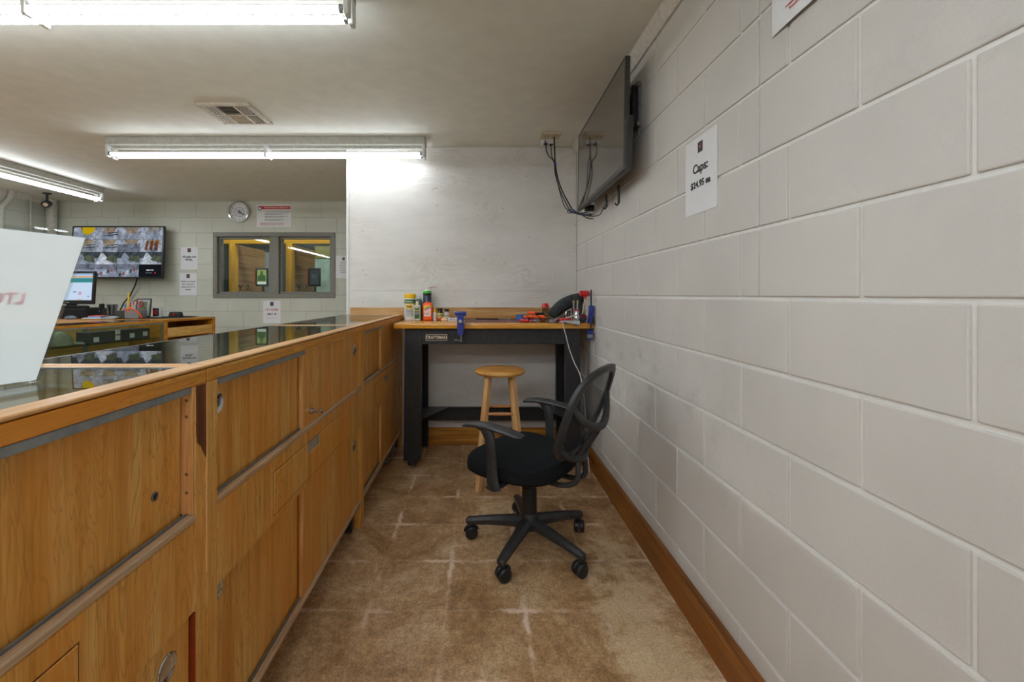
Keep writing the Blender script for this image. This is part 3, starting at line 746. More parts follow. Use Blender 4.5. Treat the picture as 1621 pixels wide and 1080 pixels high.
# ------------------------------------------------------------------ clock
x, z = farpt(380, 336)
ck = thing('wall_clock', 'round silver wall clock with a blue centre emblem above the signs', 'clock', (x, FY, z-0.14), 0, None, True)
c = (x, FY, z)
obj('case', MB().lathe([(0.139, 0), (0.139, -0.03), (0.134, -0.04), (0.122, -0.042), (0.118, -0.03), (0.118, -0.012), (0, -0.012)], c, 48, axis='y'), M['chrome'], ck)
d = MB().mat(M['paper']).lathe([(0.118, -0.0125), (0.118, -0.014), (0, -0.014)], c, 40, axis='y')
cm = sheet_M((x, FY-0.0145, z), (1, 0, 0), (0, 0, 1)); d.mat(M['ink'])
for k in range(1, 13):
    a = PI/2 - k*PI/6; d.text(str(k), 0.026, cm @ Matrix.Translation((0.098*math.cos(a), 0.098*math.sin(a), 0)))
d.mat(M['blue']).lathe([(0.062, -0.0142), (0.062, -0.0155), (0.058, -0.0155), (0.058, -0.0142)], c, 40, axis='y', closed=True)
for k in range(3):
    T = cm @ Matrix.Rotation(k*2*PI/3+0.4, 4, 'Z'); d.prism([(0, 0), (0.018, 0.02), (0.006, 0.045), (-0.012, 0.03)], 'z', 0, 0.001) if False else d.tube([T @ Vector((0.012+0.022*math.cos(q*0.5), 0.018*math.sin(q*0.5), 0.0008)) for q in range(13)], 0.0022, 5)
obj('dial', d, None, ck)
hd = MB()
for ang, L, wd in ((-0.5, 0.06, 0.004), (-0.42, 0.085, 0.003)): hd.box(-0.01, L, -wd, wd, 0.002, 0.004, M4=cm @ Matrix.Rotation(ang-0.1*L*10, 4, 'Z'))
obj('hands', hd, M['ink'], ck)

# ------------------------------------------------------------------ camera-feed television on the far wall
TVM = sheet_M((-4.555, 5.27, EYE+0.541), (1, 0, 0), (0, 0.055, 1))
W2, H2 = 0.583, 0.334
tv = thing('wall_television', 'large wall television showing sixteen security camera views over the back counter', 'television', (-4.555, 5.27, 1.4), 0, None, True)
b_ = MB().box(-W2, W2, -H2, H2, -0.03, 0, 0.005, 2, M4=TVM); b_.box(-0.35, 0.35, -0.2, 0.2, -0.06, -0.03, 0.01, M4=TVM)
obj('bezel', b_, M['black'], tv)
obj('wall_bracket', MB().box(-0.12, 0.12, -0.12, 0.12, -0.125, -0.06, 0.004, M4=TVM), M['blacksteel'], tv)
def feed(n, c):
    k_ = 'feed_'+n; new = k_ not in MATS; mm = emit(k_, c, 0.52)
    if new:   # picture noise of the camera images
        nt_ = mm.node_tree; e_ = nt_.nodes['Emission']; v_ = coords(nt_, (1, 1, 1))
        lo = tuple(q*0.72 for q in c); hi = tuple(min(255, q*1.18) for q in c)
        nt_.links.new(ramp(nt_, noise(nt_, v_, 14, 5, 0.6, 1.0), [(0.34, lo), (0.50, c), (0.66, hi)]), e_.inputs[0])
    return mm
E = lambda n, c: feed(n, c)
fl = [E('a', (150, 160, 178)), E('b', (172, 180, 196)), E('c', (118, 124, 140)), E('d', (150, 136, 118)), E('e', (196, 204, 216)), E('f', (70, 78, 84)), E('g', (40, 44, 48))]
s = MB(); sw, sh = 2*(W2-0.018)/4, 2*(H2-0.018)/4
rnd = random.Random(3)
P3 = lambda x, y, z=0.002: TVM @ Vector((x, y, z))
def poly(mb, pts, m, z): mb.mat(m); f = mb.bm.faces.new([mb.bm.verts.new(P3(a, b, z)) for a, b in pts]); f.material_index = mb.mi
for r in range(4):
    for cc in range(4):
        x0 = -W2+0.018+cc*sw+0.0015; y0_ = H2-0.018-(r+1)*sh+0.0015; ww, hh = sw-0.003, sh-0.003
        G = lambda u, v: (x0+u*ww, y0_+v*hh)
        kind = (r, cc)
        if kind == (3, 3):
            poly(s, [G(0, 0), G(1, 0), G(1, 1), G(0, 1)], emit('feed_black', (22, 24, 28), 0.7), 0.0006)
            poly(s, [G(.33, .5), G(.66, .5), G(.66, .6), G(.33, .6)], fl[4], 0.0010); poly(s, [G(.3, .3), G(.6, .3), G(.6, .35), G(.3, .35)], fl[2], 0.0010)
            poly(s, [G(.68, .28), G(.78, .28), G(.74, .42)], emit('feed_red', (190, 40, 34), 0.8), 0.0010); continue
        poly(s, [G(0, 0), G(1, 0), G(1, 1), G(0, 1)], fl[1] if r < 2 else fl[0], 0.0006)
        if r < 2:
            poly(s, [G(.25+.1*rnd.random(), 0), G(.75+.1*rnd.random(), 0), G(.85, .6), G(.7, 1), G(.35, 1), G(.3, .6)], fl[0], 0.0008)
            poly(s, [G(.4, .55), G(.8, .5), G(.95, 1), G(.3, 1)], fl[3], 0.0010)
            if kind == (0, 0): poly(s, [G(.4, .6), G(.6, .3), G(.95, .7), G(.95, 1), G(.4, 1)], emit('feed_gold', (176, 150, 16), 0.8), 0.0012)
            if kind in ((0, 1), (1, 0), (1, 1)):
                for q in (0, 1): poly(s, [G(.35+.2*q, .28+.2*q), G(1, .38+.2*q), G(1, .45+.2*q), G(.35+.2*q, .34+.2*q)], fl[6], 0.0013)
            if kind in ((0, 3), (1, 3)):
                for q in range(3): poly(s, [G(.2+.22*q, .2), G(.32+.24*q, .1), G(.38+.22*q, .9), G(.3+.2*q, .95)], E('rust', (120, 72, 48)) if r else fl[0], 0.0013)
            if kind == (1, 2): poly(s, [G(0, 0), G(1, 0), G(1, .7), G(0, .6)], fl[2], 0.0013)
        elif r == 2:
            poly(s, [G(0, .5), G(1, .62), G(1, 1), G(0, 1)], fl[5], 0.0008); poly(s, [G(.05, 0), G(.85, 0), G(.35, .95), G(.28, .95)], fl[4 if cc % 2 else 0], 0.0010)
            poly(s, [G(.5, .35), G(1, .1), G(1, .7), G(.6, .75)], E('olive', (92, 100, 84)), 0.0012)
        else:
            poly(s, [G(0, .65), G(1, .55), G(1, 1), G(0, 1)], fl[2], 0.0008)
            if cc: 
                for q in range(5): poly(s, [G(.1+.16*q, .05+.1*q), G(.2+.16*q, .02+.1*q), G(.22+.16*q, .3+.1*q), G(.12+.16*q, .3+.1*q)], (fl[5], E('rose', (150, 90, 96)), fl[4])[q % 3], 0.0011)
obj('screen', s, None, tv, smooth=False)
tag(obj('television_cord', MB().tube([px(218, 438, 5.33), px(214, 452, 5.35), px(206, 468, 5.38), px(196, 480, 5.38), px(190, 492, 5.36), px(186, 500, 5.3)], 0.008, 8), M['black']), 'black cord hanging from the camera-feed television down behind the counter', 'cable')

# ------------------------------------------------------------------ black television high on the right wall
A1, A2 = Vector((0.688, 1.957, 0)), Vector((0.706, 2.944, 0))
ex = (A1-A2); ex.z = 0; Wt = ex.length; Ht = 0.535
cen = (A1+A2)/2; cen.z = EYE+0.856
TV2 = sheet_M(cen, ex, (0.018, 0, 1))      # local +x toward the camera, normal faces -X
if (TV2.to_3x3() @ Vector((0, 0, 1))).x > 0: TV2 = sheet_M(cen, -ex, (0.018, 0, 1))
tvb = thing('wall_television', 'black switched-off television tilted out from the block wall near the ceiling', 'television', (0.78, 2.45, 1.79), 0, None, True)
hw, hh = Wt/2, Ht/2
b_ = MB().box(-hw, hw, -hh, hh, -0.022, 0, 0.003, 2, M4=TV2)
for (q0, q1, q2, q3) in ((-hw, hw, hh-0.010, hh), (-hw, hw, -hh, -hh+0.024), (-hw, -hw+0.010, -hh+.024, hh-.01), (hw-0.010, hw, -hh+.024, hh-.01)): b_.box(q0, q1, q2, q3, 0, 0.003, 0.001, M4=TV2)
b_.box(-hw+0.02, hw-0.02, -hh+0.01, -hh+0.27, -0.05, -0.022, 0.01, 2, M4=TV2)
obj('bezel', b_, plain('tv_bezel', (58, 56, 54), 0.35, 0.0, 0.15), tvb)
m, nt, b = _new('dead_screen'); b.inputs['Base Color'].default_value = rgba((34, 33, 32)); b.inputs['Roughness'].default_value = 0.09
b.inputs['Specular IOR Level'].default_value = 1.0; b.inputs['Coat Weight'].default_value = 1.0; b.inputs['Coat IOR'].default_value = 1.7; b.inputs['Coat Roughness'].default_value = 0.03
sm = noise(nt, coords(nt, (1, 1, 0.6)), 7, 5, 0.7)
nt.links.new(ramp(nt, sm, [(0.4, (0.06, 0.06, 0.06, 1)), (0.62, (0.16, 0.16, 0.16, 1))]), b.inputs['Roughness'])
obj('screen', MB().box(-hw+0.010, hw-0.010, -hh+0.024, hh-0.010, 0.0002, 0.0012, M4=TV2), m, tvb)
mt = MB(); sgn = 1 if (TV2.to_3x3() @ Vector((1, 0, 0))).y < 0 else -1
for q in (-0.2, 0.2): mt.box(q-0.02, q+0.02, -0.23, 0.22, -0.065, -0.05, 0.003, M4=TV2)
mt.box(0.785, RX-0.001, 2.12, 2.78, EYE+0.86, EYE+0.92, 0.003); mt.box(0.785, RX-0.001, 2.12, 2.78, EYE+1.0, EYE+1.04, 0.003)
mt.box(0.775, RX-0.001, 2.10, 2.13, EYE+0.84, EYE+1.06, 0.004)
obj('wall_mount', mt, M['blacksteel'], tvb)
ea = MB()
for zz in (0.84, 1.035): ea.box(0.786, RX-0.0008, 2.07, 2.10, EYE+zz, EYE+zz+0.025, 0.003)
ea.box(0.795, RX-0.0008, 2.075, 2.098, EYE+0.865, EYE+1.035, 0.002)
obj('mount_end', ea, M['metal'], tvb)
lg = MB().box(-0.02, 0.02, -hh+0.009, -hh+0.015, 0.0031, 0.0036, M4=TV2)
obj('badge', lg, M['metal'], tvb, smooth=False)
for yy, L in ((2.50, 0.075), (2.28, 0.10)):
    st = MB().box(0.762, 0.772, yy-0.010, yy+0.010, EYE+0.60-L, EYE+0.60, 0.002)
    st.tube([(0.767, yy, EYE+0.60-L), (0.755, yy-0.004, EYE+0.588-L), (0.745, yy-0.006, EYE+0.600-L)], 0.005, 8)
    obj('release_strap', st, M['black'], tvb)

# ceiling outlet with plugs and the cord bundle
ot = thing('ceiling_outlet', 'beige outlet box on the ceiling beside the plywood wall', 'outlet', (0.54, 3.19, CZ-0.04), 0, None, True)
obj('cover_plate', B(0.475, 0.625, 3.12, 3.24, CZ-0.014, CZ-0.0005, 0.003), M['tan'], ot)
obj('outlet_box', B(0.495, 0.60, 3.235, 3.31, CZ-0.045, CZ-0.0005, 0.004), M['white'], ot)
sl = MB()
for xx in (0.505, 0.53, 0.59): sl.box(xx-0.004, xx+0.004, 3.16, 3.172, CZ-0.0155, CZ-0.0142)
obj('slots', sl, M['dark'], ot)
pl = thing('cord_bundle', 'bundle of black cords with blue ties from the ceiling outlet to the dark television', 'cables', (0.56, 3.2, 1.9), 0, None, True)
def pxs(l, Y0, Y1): 
    n = len(l)-1
    return [px(x, y, Y0+(Y1-Y0)*i/n) for i, (x, y) in enumerate(l)]
def smoothpts(P, k=4):
    out = []; n = len(P)
    for i in range(n-1):
        p0, p1, p2, p3 = P[max(i-1, 0)], P[i], P[i+1], P[min(i+2, n-1)]
        for j in range(k):
            t = j/k; out.append(0.5*((2*p1)+(-p0+p2)*t+(2*p0-5*p1+4*p2-p3)*t*t+(-p0+3*p1-3*p2+p3)*t**3))
    out.append(P[-1]); return out
main = [(877, 214), (878, 240), (879, 260), (883, 282), (889, 300), (898, 318), (907, 333), (916, 337), (927, 340), (936, 341)]
obj('cord', MB().tube(smoothpts(pxs(main, 3.19, 2.93)), 0.0055, 8), M['black'], pl)
obj('cord', MB().tube(smoothpts(pxs([(864, 219), (864, 232), (868, 246), (877, 256), (879, 275), (886, 300), (895, 320), (905, 335), (925, 341), (938, 339)], 3.25, 2.91)), 0.0042, 8), M['black'], pl)
obj('cord', MB().tube(smoothpts(pxs([(872, 219), (873, 245), (878, 258), (881, 280), (885, 300), (893, 325), (901, 334), (912, 338), (930, 337), (942, 345), (932, 346), (922, 341)], 3.26, 2.90)), 0.0036, 8), M['black'], pl)
obj('cord', MB().tube(smoothpts(pxs([(905, 331), (899, 333), (899, 337), (906, 337), (916, 337), (930, 342), (948, 341), (955, 330), (962, 318)], 3.2, 2.55)), 0.003, 8), M['black'], pl)
for (x, y, Y) in ((864, 217, 3.25), (872.5, 218, 3.26)): obj('plug', B(px(x, y, Y).x-0.012, px(x, y, Y).x+0.012, Y-0.014, Y+0.014, px(x, y, Y).z-0.025, CZ-0.0455, 0.004, 2), M['black'], pl)
for (x, y, Y) in ((879, 260, 3.13), (908, 333, 3.0), (924, 339.5, 2.95)):
    c = px(x, y, Y); obj('cable_tie', MB().lathe([(0.008, -0.004), (0.0105, -0.004), (0.0105, 0.004), (0.008, 0.004)], c, 14), plain('tie_blue', (30, 80, 200), 0.4), pl)
c = px(933, 332, 2.86); obj('power_adapter', B(c.x-0.03, c.x+0.03, c.y-0.02, c.y+0.02, c.z-0.012, c.z+0.03, 0.005, 2), M['black'], pl)

# ceiling vent
vt = thing('ceiling_vent', 'square cream air vent in the ceiling above the strip light', 'vent', (-1.63, 2.80, CZ-0.02), 0, None, True)
vx0, vx1, vy0, vy1 = -1.80, -1.455, 2.64, 2.965
f = MB()
for (a, b_, c, d) in ((vx0, vx1, vy0, vy0+.03), (vx0, vx1, vy1-.03, vy1), (vx0, vx0+.035, vy0+.03, vy1-.03), (vx1-.035, vx1, vy0+.03, vy1-.03)): f.box(a, b_, c, d, CZ-0.016, CZ-0.0005, 0.004)
obj('frame', f, M['vent'], vt)
obj('backing', B(vx0+.03, vx1-.03, vy0+.03, vy1-.03, CZ-0.004, CZ-0.0006), M['dark'], vt)
lv = MB(); ym = (vy0+vy1)/2
lv.box(vx0+.03, vx1-.03, ym-0.006, ym+0.006, CZ-0.015, CZ-0.003); lv.box(vx0+.105, vx0+.115, vy0+.03, vy1-.03, CZ-0.015, CZ-0.003); lv.box(vx1-.12, vx1-.108, vy0+.03, vy1-.03, CZ-0.015, CZ-0.003)
for k in range(3):
    x0 = vx0+.04+k*.022
    for a, b_ in ((vy0+.03, ym-.01), (ym+.01, vy1-.03)): lv.box(x0, x0+.014, a, b_, CZ-0.014, CZ-0.012, M4=None); 
for a, s_ in ((vy0+.032, 1), (ym+.012, -1)):
    for k in range(6):
        y_ = a+k*.021; lv.loft([[(q, y_, CZ-.015), (q, y_+.002, CZ-.015), (q, y_+.002+.010*s_+.003, CZ-.005), (q, y_+.010*s_+.003, CZ-.005)] for q in (vx0+.117, vx1-.122)])
for a, b_ in ((vy0+.03, ym-.008), (ym+.008, vy1-.03)):
    for k in range(4): lv.box(vx1-.108+k*.019, vx1-.104+k*.019, a, b_, CZ-.014, CZ-.006)
    for k in range(1, 5): lv.box(vx1-.108, vx1-.035, a+(b_-a)*k/5-.0015, a+(b_-a)*k/5+.0015, CZ-.014, CZ-.006)
obj('louvres', lv, M['vent'], vt)

# conduits and ceiling camera in the far left corner
cp = plain('painted_pipe', (186, 184, 172), 0.5)
tag(obj('thick_pipe', MB().cyl((-5.44, 5.325, 0), (-5.44, 5.325, CZ-0.001), 0.055, n=24), cp), 'thick painted pipe standing in the far left corner', 'pipe')
tag(obj('thin_conduit', MB().tube([(-5.488, 5.12, 1.2), (-5.488, 5.12, CZ-0.001)], 0.012, 10), cp), 'thin painted conduit beside the thick corner pipe', 'pipe')
tag(obj('bent_conduit', MB().tube(smoothpts([Vector(p) for p in ((-5.485, 4.80, 1.2), (-5.485, 4.80, 2.15), (-5.485, 4.82, 2.25), (-5.45, 4.86, 2.36), (-5.44, 4.87, CZ-0.001))]), 0.027, 14), cp), 'bent painted conduit on the left block wall under the ceiling', 'pipe')
sc_ = thing('security_camera', 'small dark security camera hanging from the ceiling by the corner pipe', 'camera', (-5.16, 5.0, 2.2), 0, None, True)
c = px(74.5, 323, 5.0)
obj('mount', MB().cyl((c.x, 5.0, CZ-0.012), (c.x, 5.0, CZ-0.0005), 0.04, n=20).cyl((c.x, 5.0, c.z+0.03), (c.x, 5.0, CZ-0.01), 0.012, n=12), M['blacksteel'], sc_)
dirv = Vector((0.5, -0.8, -0.3)).normalized()
cc_ = Vector((c.x, 5.0, c.z))
obj('camera_body', MB().tube([cc_-dirv*0.05, cc_-dirv*0.04, cc_+dirv*0.055, cc_+dirv*0.06], [0.02, 0.04, 0.042, 0.038], 20), M['blacksteel'], sc_)
obj('lens', MB().tube([cc_+dirv*0.060, cc_+dirv*0.064], [0.026, 0.022], 20), M['chrome'], sc_)
# ------------------------------------------------------------------ workbench
BT = 1.03
wb = thing('workbench', 'black steel workbench with an orange wood top against the plywood wall', 'workbench', (0.11, 3.15, 0), 0, None, True)
obj('bench_top', B(-0.589, 0.804, 2.905, 3.405, BT-0.037, BT, 0.006, 2), M['bench'], wb)
def leg(x0, x1, y0, y1, foot=True, taper=0.0):
    m_ = MB()
    zt = BT-0.0375
    t = 0.004
    s = 1 if y0 < 3.2 else -1
    yf = y0 if s == 1 else y1
    def ring(z, dx): return [(x0+dx, yf, z), (x1+dx, yf, z), (x1+dx, yf+s*(y1-y0), z), (x1+dx-t, yf+s*(y1-y0), z), (x1+dx-t, yf+s*t, z), (x0+dx+t, yf+s*t, z), (x0+dx+t, yf+s*(y1-y0), z), (x0+dx, yf+s*(y1-y0), z)]
    m_.loft([ring(0.055, -taper), ring(zt, 0)])
    for zz in (0.42, 0.90, 0.12): m_.cyl(((x0+x1)/2+(.035 if x1-x0 > .08 else 0), yf-s*0.0005, zz), ((x0+x1)/2+(.035 if x1-x0 > .08 else 0), yf-s*0.004, zz), 0.006, n=10)
    l = obj('leg', m_, M['blacksteel'], wb)
    if foot:
        fm = MB().mat(M['blacksteel']).box((x0+x1)/2-0.03-taper, (x0+x1)/2+0.025-taper, yf+s*0.012, yf+s*0.05, 0.018, 0.06, 0.003)
        fm.mat(M['metal']).cyl(((x0+x1)/2-taper, yf+s*0.03, 0), ((x0+x1)/2-taper, yf+s*0.03, 0.018), 0.016, n=16); obj('foot', fm, None, l)
leg(-0.520, -0.402, 2.955, 3.015, True, 0.008); leg(0.618, 0.722, 2.955, 3.015, True, -0.004)
leg(-0.452, -0.402, 3.33, 3.385); leg(0.625, 0.69, 3.33, 3.385)
a = MB().box(-0.401, 0.617, 2.958, 2.963, 0.880, BT-0.038, 0.001); a.box(-0.401, 0.617, 2.963, 2.985, 0.880, 0.884); a.box(-0.401, 0.617, 3.37, 3.375, 0.90, BT-0.038)
obj('apron', a, M['blacksteel'], wb)
sr = MB().box(-0.452, 0.69, 3.365, 3.369, 0.215, 0.328, 0.001); sr.box(-0.452, 0.69, 3.34, 3.369, 0.324, 0.328)
for xx in (-0.13, -0.095, 0.10, 0.135):
    for zz in (0.235, 0.31): sr.cyl((xx, 3.365, zz), (xx, 3.361, zz), 0.005, n=10)
obj('rear_stretcher', sr, M['blacksteel'], wb)
for x in (-0.452, 0.686):
    obj('side_rail', B(x, x+0.004, 3.016, 3.33, 0.215, 0.328, 0.001), M['blacksteel'], wb)
obj('gusset_shelf', MB().prism([(-0.448, 3.34), (-0.235, 3.34), (-0.405, 3.016), (-0.448, 3.016)], 'z', 0.3285, 0.332), plain('worn_grey_steel', (66, 68, 72), 0.4, 0.3, 0.3), wb)
obj('gusset_shelf', MB().prism([(0.686, 3.34), (0.686, 3.016), (0.645, 3.016), (0.475, 3.34)], 'z', 0.3285, 0.332), MATS['worn_grey_steel'], wb)
lp = MB().mat(plain('logo_tan', (214, 200, 176), 0.5)).box(-0.372, -0.220, 2.9545, 2.9575, 0.905, 0.950, 0.001)
lp.mat(M['black']).box(-0.3685, -0.2235, 2.9535, 2.9546, 0.9085, 0.9465)
lp.mat(MATS['logo_tan']).text('CRAFTSMAN', 0.030, sheet_M((-0.296, 2.9532, 0.9272), (1, 0, 0), (0, 0, 1)), bold=0.0011, xs=0.86)
obj('nameplate', lp, None, wb, smooth=False)

# ------------------------------------------------------------------ things on the workbench
def benchpt(x, y): 
    Y = (EYE-BT)*F/(y-467); return px(x, y, Y)
T0 = BT+0.0004
def lab(mb, x, w_, r, z0, z1, y, m, th=0.0006):
    """curved label patch on the camera side of a round container centred x,y"""
    mb.mat(m); n = 10; a0 = -PI/2-w_; rings = []
    for i in range(n+1):
        q = a0+2*w_*i/n; c, s_ = math.cos(q), math.sin(q)
        rings.append([(x+c*r, y+s_*r, z0), (x+c*(r+th), y+s_*(r+th), z0), (x+c*(r+th), y+s_*(r+th), z1), (x+c*r, y+s_*r, z1)])
    return mb.loft(rings)
def wraptext(mb, txt, size, x, y, r, z, m, bold=0.0, xs=1.0):
    mb.mat(m); n0 = len(mb.bm.verts); mb.bm.verts.ensure_lookup_table()
    mb.text(txt, size, Matrix.Identity(4), depth=0.0003, bold=bold, xs=xs); mb.bm.verts.ensure_lookup_table()
    for v in list(mb.bm.verts)[n0:]:
        q = -PI/2 + v.co.x/r; rr = r+0.0006+v.co.z; zz = z+v.co.y
        v.co = Vector((x+math.cos(q)*rr, y+math.sin(q)*rr, zz))
silver = plain('silver_label', (186, 186, 188), 0.4); offw = plain('off_white', (222, 222, 214), 0.4)
# canister of wipes
X, Y = -0.538, 3.30
cn = thing('wipes_canister', 'tall wipes canister with yellow lid and green and silver label, leftmost on the bench', 'canister', (X, Y, T0), 0, None, True)
m_ = MB().mat(offw).lathe([(0.042, T0), (0.044, T0+0.004), (0.044, T0+0.166), (0.040, T0+0.172), (0, T0+0.172)], (X, Y, 0), 36)
lab(m_, X, 1.45, 0.0443, T0+0.025, T0+0.13, Y, silver); lab(m_, X, 1.45, 0.0443, T0+0.13, T0+0.163, Y, M['green']); lab(m_, X, 1.45, 0.0446, T0+0.128, T0+0.131, Y, M['yellow'])
lab(m_, X, 0.62, 0.0450, T0+0.092, T0+0.122, Y, M['yellow']); wraptext(m_, 'Remington', 0.017, X, Y, 0.0452, T0+0.147, M['white'], 0.0004)
wraptext(m_, 'REM', 0.020, X, Y, 0.0458, T0+0.107, M['ink'], 0.0005)
for k in range(4): lab(m_, X, 0.75, 0.0452, T0+0.045+k*0.011, T0+0.048+k*0.011, Y, M['grey'])
obj('body', m_, None, cn)
obj('lid', MB().lathe([(0.0445, T0+0.1725), (0.0455, T0+0.176), (0.045, T0+0.200), (0.040, T0+0.207), (0.018, T0+0.210), (0, T0+0.210)], (X, Y, 0), 36), M['yellow'], cn)
# grey-green aerosol behind the white bottle
X, Y = -0.476, 3.355
cn = thing('spray_can', 'grey-green spray can with white nozzle behind the small white bottle', 'spray can', (X, Y, T0), 0, None, True)
obj('body', MB().lathe([(0.026, T0), (0.027, T0+0.004), (0.027, T0+0.145), (0.018, T0+0.165), (0.010, T0+0.168), (0, T0+0.168)], (X, Y, 0), 28), plain('sage_can', (98, 124, 108), 0.35), cn)
obj('nozzle', MB().lathe([(0.016, T0+0.1685), (0.016, T0+0.172), (0.010, T0+0.178), (0.006, T0+0.190), (0, T0+0.190)], (X, Y, 0), 20).box(X-0.03, X-0.004, Y-0.003, Y+0.003, T0+0.181, T0+0.187, 0.001), M['white'], cn)
X, Y = -0.478, 3.275
cn = thing('squeeze_bottle', 'small white bottle with green label and round cream cap beside the wipes canister', 'bottle', (X, Y, T0), 0, None, True)
m_ = MB().mat(offw).box(X-0.026, X+0.026, Y-0.014, Y+0.014, T0, T0+0.118, 0.007, 3)
m_.mat(M['green']).box(X-0.020, X+0.020, Y-0.0148, Y-0.0139, T0+0.012, T0+0.108); m_.mat(M['yellow']).box(X-0.020, X+0.020, Y-0.0153, Y-0.0147, T0+0.076, T0+0.080)
m_.mat(M['grey']).box(X-0.014, X+0.014, Y-0.0153, Y-0.0147, T0+0.045, T0+0.070); m_.mat(M['white']).box(X-0.016, X+0.016, Y-0.0153, Y-0.0147, T0+0.096, T0+0.102)
obj('body', m_, None, cn)
obj('cap', MB().lathe([(0.011, T0+0.1185), (0.013, T0+0.124), (0.014, T0+0.137), (0.010, T0+0.148), (0, T0+0.151)], (X, Y, 0), 20), plain('cream_cap', (226, 218, 190), 0.4), cn)
# tall aerosol with lime ring and red straw
X, Y = -0.408, 3.345
cn = thing('aerosol_can', 'tall dark aerosol can with bright green ring and thin red straw behind the orange bottle', 'spray can', (X, Y, T0), 0, None, True)
obj('body', MB().mat(plain('navy_can', (44, 62, 84), 0.3, 0.2)).lathe([(0.032, T0), (0.033, T0+0.004), (0.033, T0+0.185), (0.030, T0+0.192), (0, T0+0.192)], (X, Y, 0), 30), None, cn)
m_ = MB().mat(M['black']).lathe([(0.0325, T0+0.1925), (0.034, T0+0.196), (0.034, T0+0.212), (0.0, T0+0.212)], (X, Y, 0), 30); m_.mat(M['lime']).lathe([(0.034, T0+0.2121), (0.033, T0+0.225), (0.026, T0+0.232), (0, T0+0.232)], (X, Y, 0), 30)
m_.mat(M['white']).lathe([(0.026, T0+0.2321), (0.018, T0+0.243), (0.008, T0+0.247), (0.007, T0+0.258), (0, T0+0.258)], (X, Y, 0), 24); obj('cap', m_, None, cn)
obj('straw', MB().tube([(X+0.003, Y-0.004, T0+0.252), (X+0.072, Y-0.012, T0+0.263)], 0.0016, 8), M['red'], cn)
# orange bottle
X, Y = -0.392, 3.25
cn = thing('cleaner_bottle', 'bright orange plastic bottle with yellow, grey and white label', 'bottle', (X, Y, T0), 0, None, True)
m_ = MB().mat(M['orange']).box(X-0.036, X+0.036, Y-0.018, Y+0.018, T0, T0+0.138, 0.012, 3)
lb = lambda pts, m, d=0.0186: m_.mat(m).prism([(X+a, T0+b_) for a, b_ in pts], 'y', Y-d, Y-d+0.0008)
lb([(-.027, .032), (.024, .032), (.028, .118), (-.027, .118)], plain('label_cream', (226, 214, 208), 0.4)); lb([(-.027, .085), (.027, .103), (.028, .118), (-.027, .118)], M['yellow'], 0.0192)
lb([(-.024, .082), (.025, .098), (.026, .112), (-.024, .094)], M['grey'], 0.0196); lb([(-.027, .072), (.027, .090), (.027, .094), (-.027, .077)], M['orange'], 0.0199)
m_.mat(M['grey']).text('HAND', 0.014, sheet_M((X-0.008, Y-0.0192, T0+0.052), (1, 0, 0), (0, 0, 1)), bold=0.0004)
for q in range(5): a_ = q*0.9+0.5; m_.mat(M['orange']).box(X+0.012+0.008*math.cos(a_)-.002, X+0.012+0.008*math.cos(a_)+.002, Y-0.0198, Y-0.0190, T0+0.058+0.010*math.sin(a_)-.003, T0+0.058+0.010*math.sin(a_)+.003)
obj('body', m_, None, cn)
obj('neck', MB().lathe([(0.016, T0+0.1385), (0.016, T0+0.146), (0, T0+0.146)], (X, Y, 0), 20), M['orange'], cn)
# glue bottle
X, Y = -0.341, 3.275
cn = thing('glue_bottle', 'small white glue bottle with a pointed yellow nozzle', 'bottle', (X, Y, T0), 0, None, True)
obj('body', MB().mat(offw).lathe([(0.016, T0), (0.017, T0+0.003), (0.017, T0+0.055), (0.012, T0+0.063), (0, T0+0.063)], (X, Y, 0), 22), None, cn)
obj('nozzle', MB().lathe([(0.0125, T0+0.0635), (0.0125, T0+0.072), (0.007, T0+0.082), (0.003, T0+0.103), (0, T0+0.104)], (X, Y, 0), 18), M['yellow'], cn)
# jars
def jar(X, Y, h, r, body, label, lc, lab_txt, stripe=None):
    cn = thing('small_jar', lab_txt, 'jar', (X, Y, T0), 0, None, True)
    m_ = MB().mat(body).lathe([(r*.95, T0), (r, T0+.003), (r, T0+h*.62), (r*.8, T0+h*.72), (r*.78, T0+h*.76), (0, T0+h*.76)], (X, Y, 0), 26)
    lab(m_, X, 1.3, r+0.0004, T0+h*.18, T0+h*.60, Y, label)
    if stripe: lab(m_, X, 1.3, r+0.0008, T0+h*.06, T0+h*.24, Y, stripe)
    lab(m_, X, .8, r+0.0012, T0+h*.40, T0+h*.44, Y, lc)
    obj('body', m_, None, cn)
    obj('lid', MB().lathe([(r*.86, T0+h*.765), (r*.88, T0+h*.78), (r*.88, T0+h*.98), (r*.82, T0+h), (0, T0+h)], (X, Y, 0), 26), M['black'], cn)
jar(-0.298, 3.27, 0.094, 0.0225, plain('brown_glass', (60, 40, 22), 0.2), plain('olive_label', (186, 180, 104), 0.5), M['ink'], 'small dark jar with olive-yellow label and black lid', M['orange'])
jar(-0.247, 3.28, 0.088, 0.0205, plain('clear_jar', (190, 188, 178), 0.3), plain('white_label', (216, 212, 200), 0.5), M['ink'], 'small jar with white label and black lid beside the cloth lump', plain('mustard', (190, 160, 40), 0.5))
tag(obj('cotton_lump', MB().lathe([(0.020, T0), (0.024, T0+.006), (0.018, T0+.016), (0.009, T0+.026), (0, T0+.029)], (-0.262, 3.215, 0), 9, 1.15, 0.8), plain('tan_cloth', (214, 186, 150), 0.9, bmp=0.4)), 'small lump of tan cloth in front of the jars', 'cloth')
cn = thing('small_box', 'flat white box with two blue marks between the jars and the blue vise', 'box', (-0.197, 3.21, T0), 0, None, True)
obj('body', B(-0.232, -0.162, 3.19, 3.235, T0, T0+0.022, 0.002), M['white'], cn)
m_ = MB()
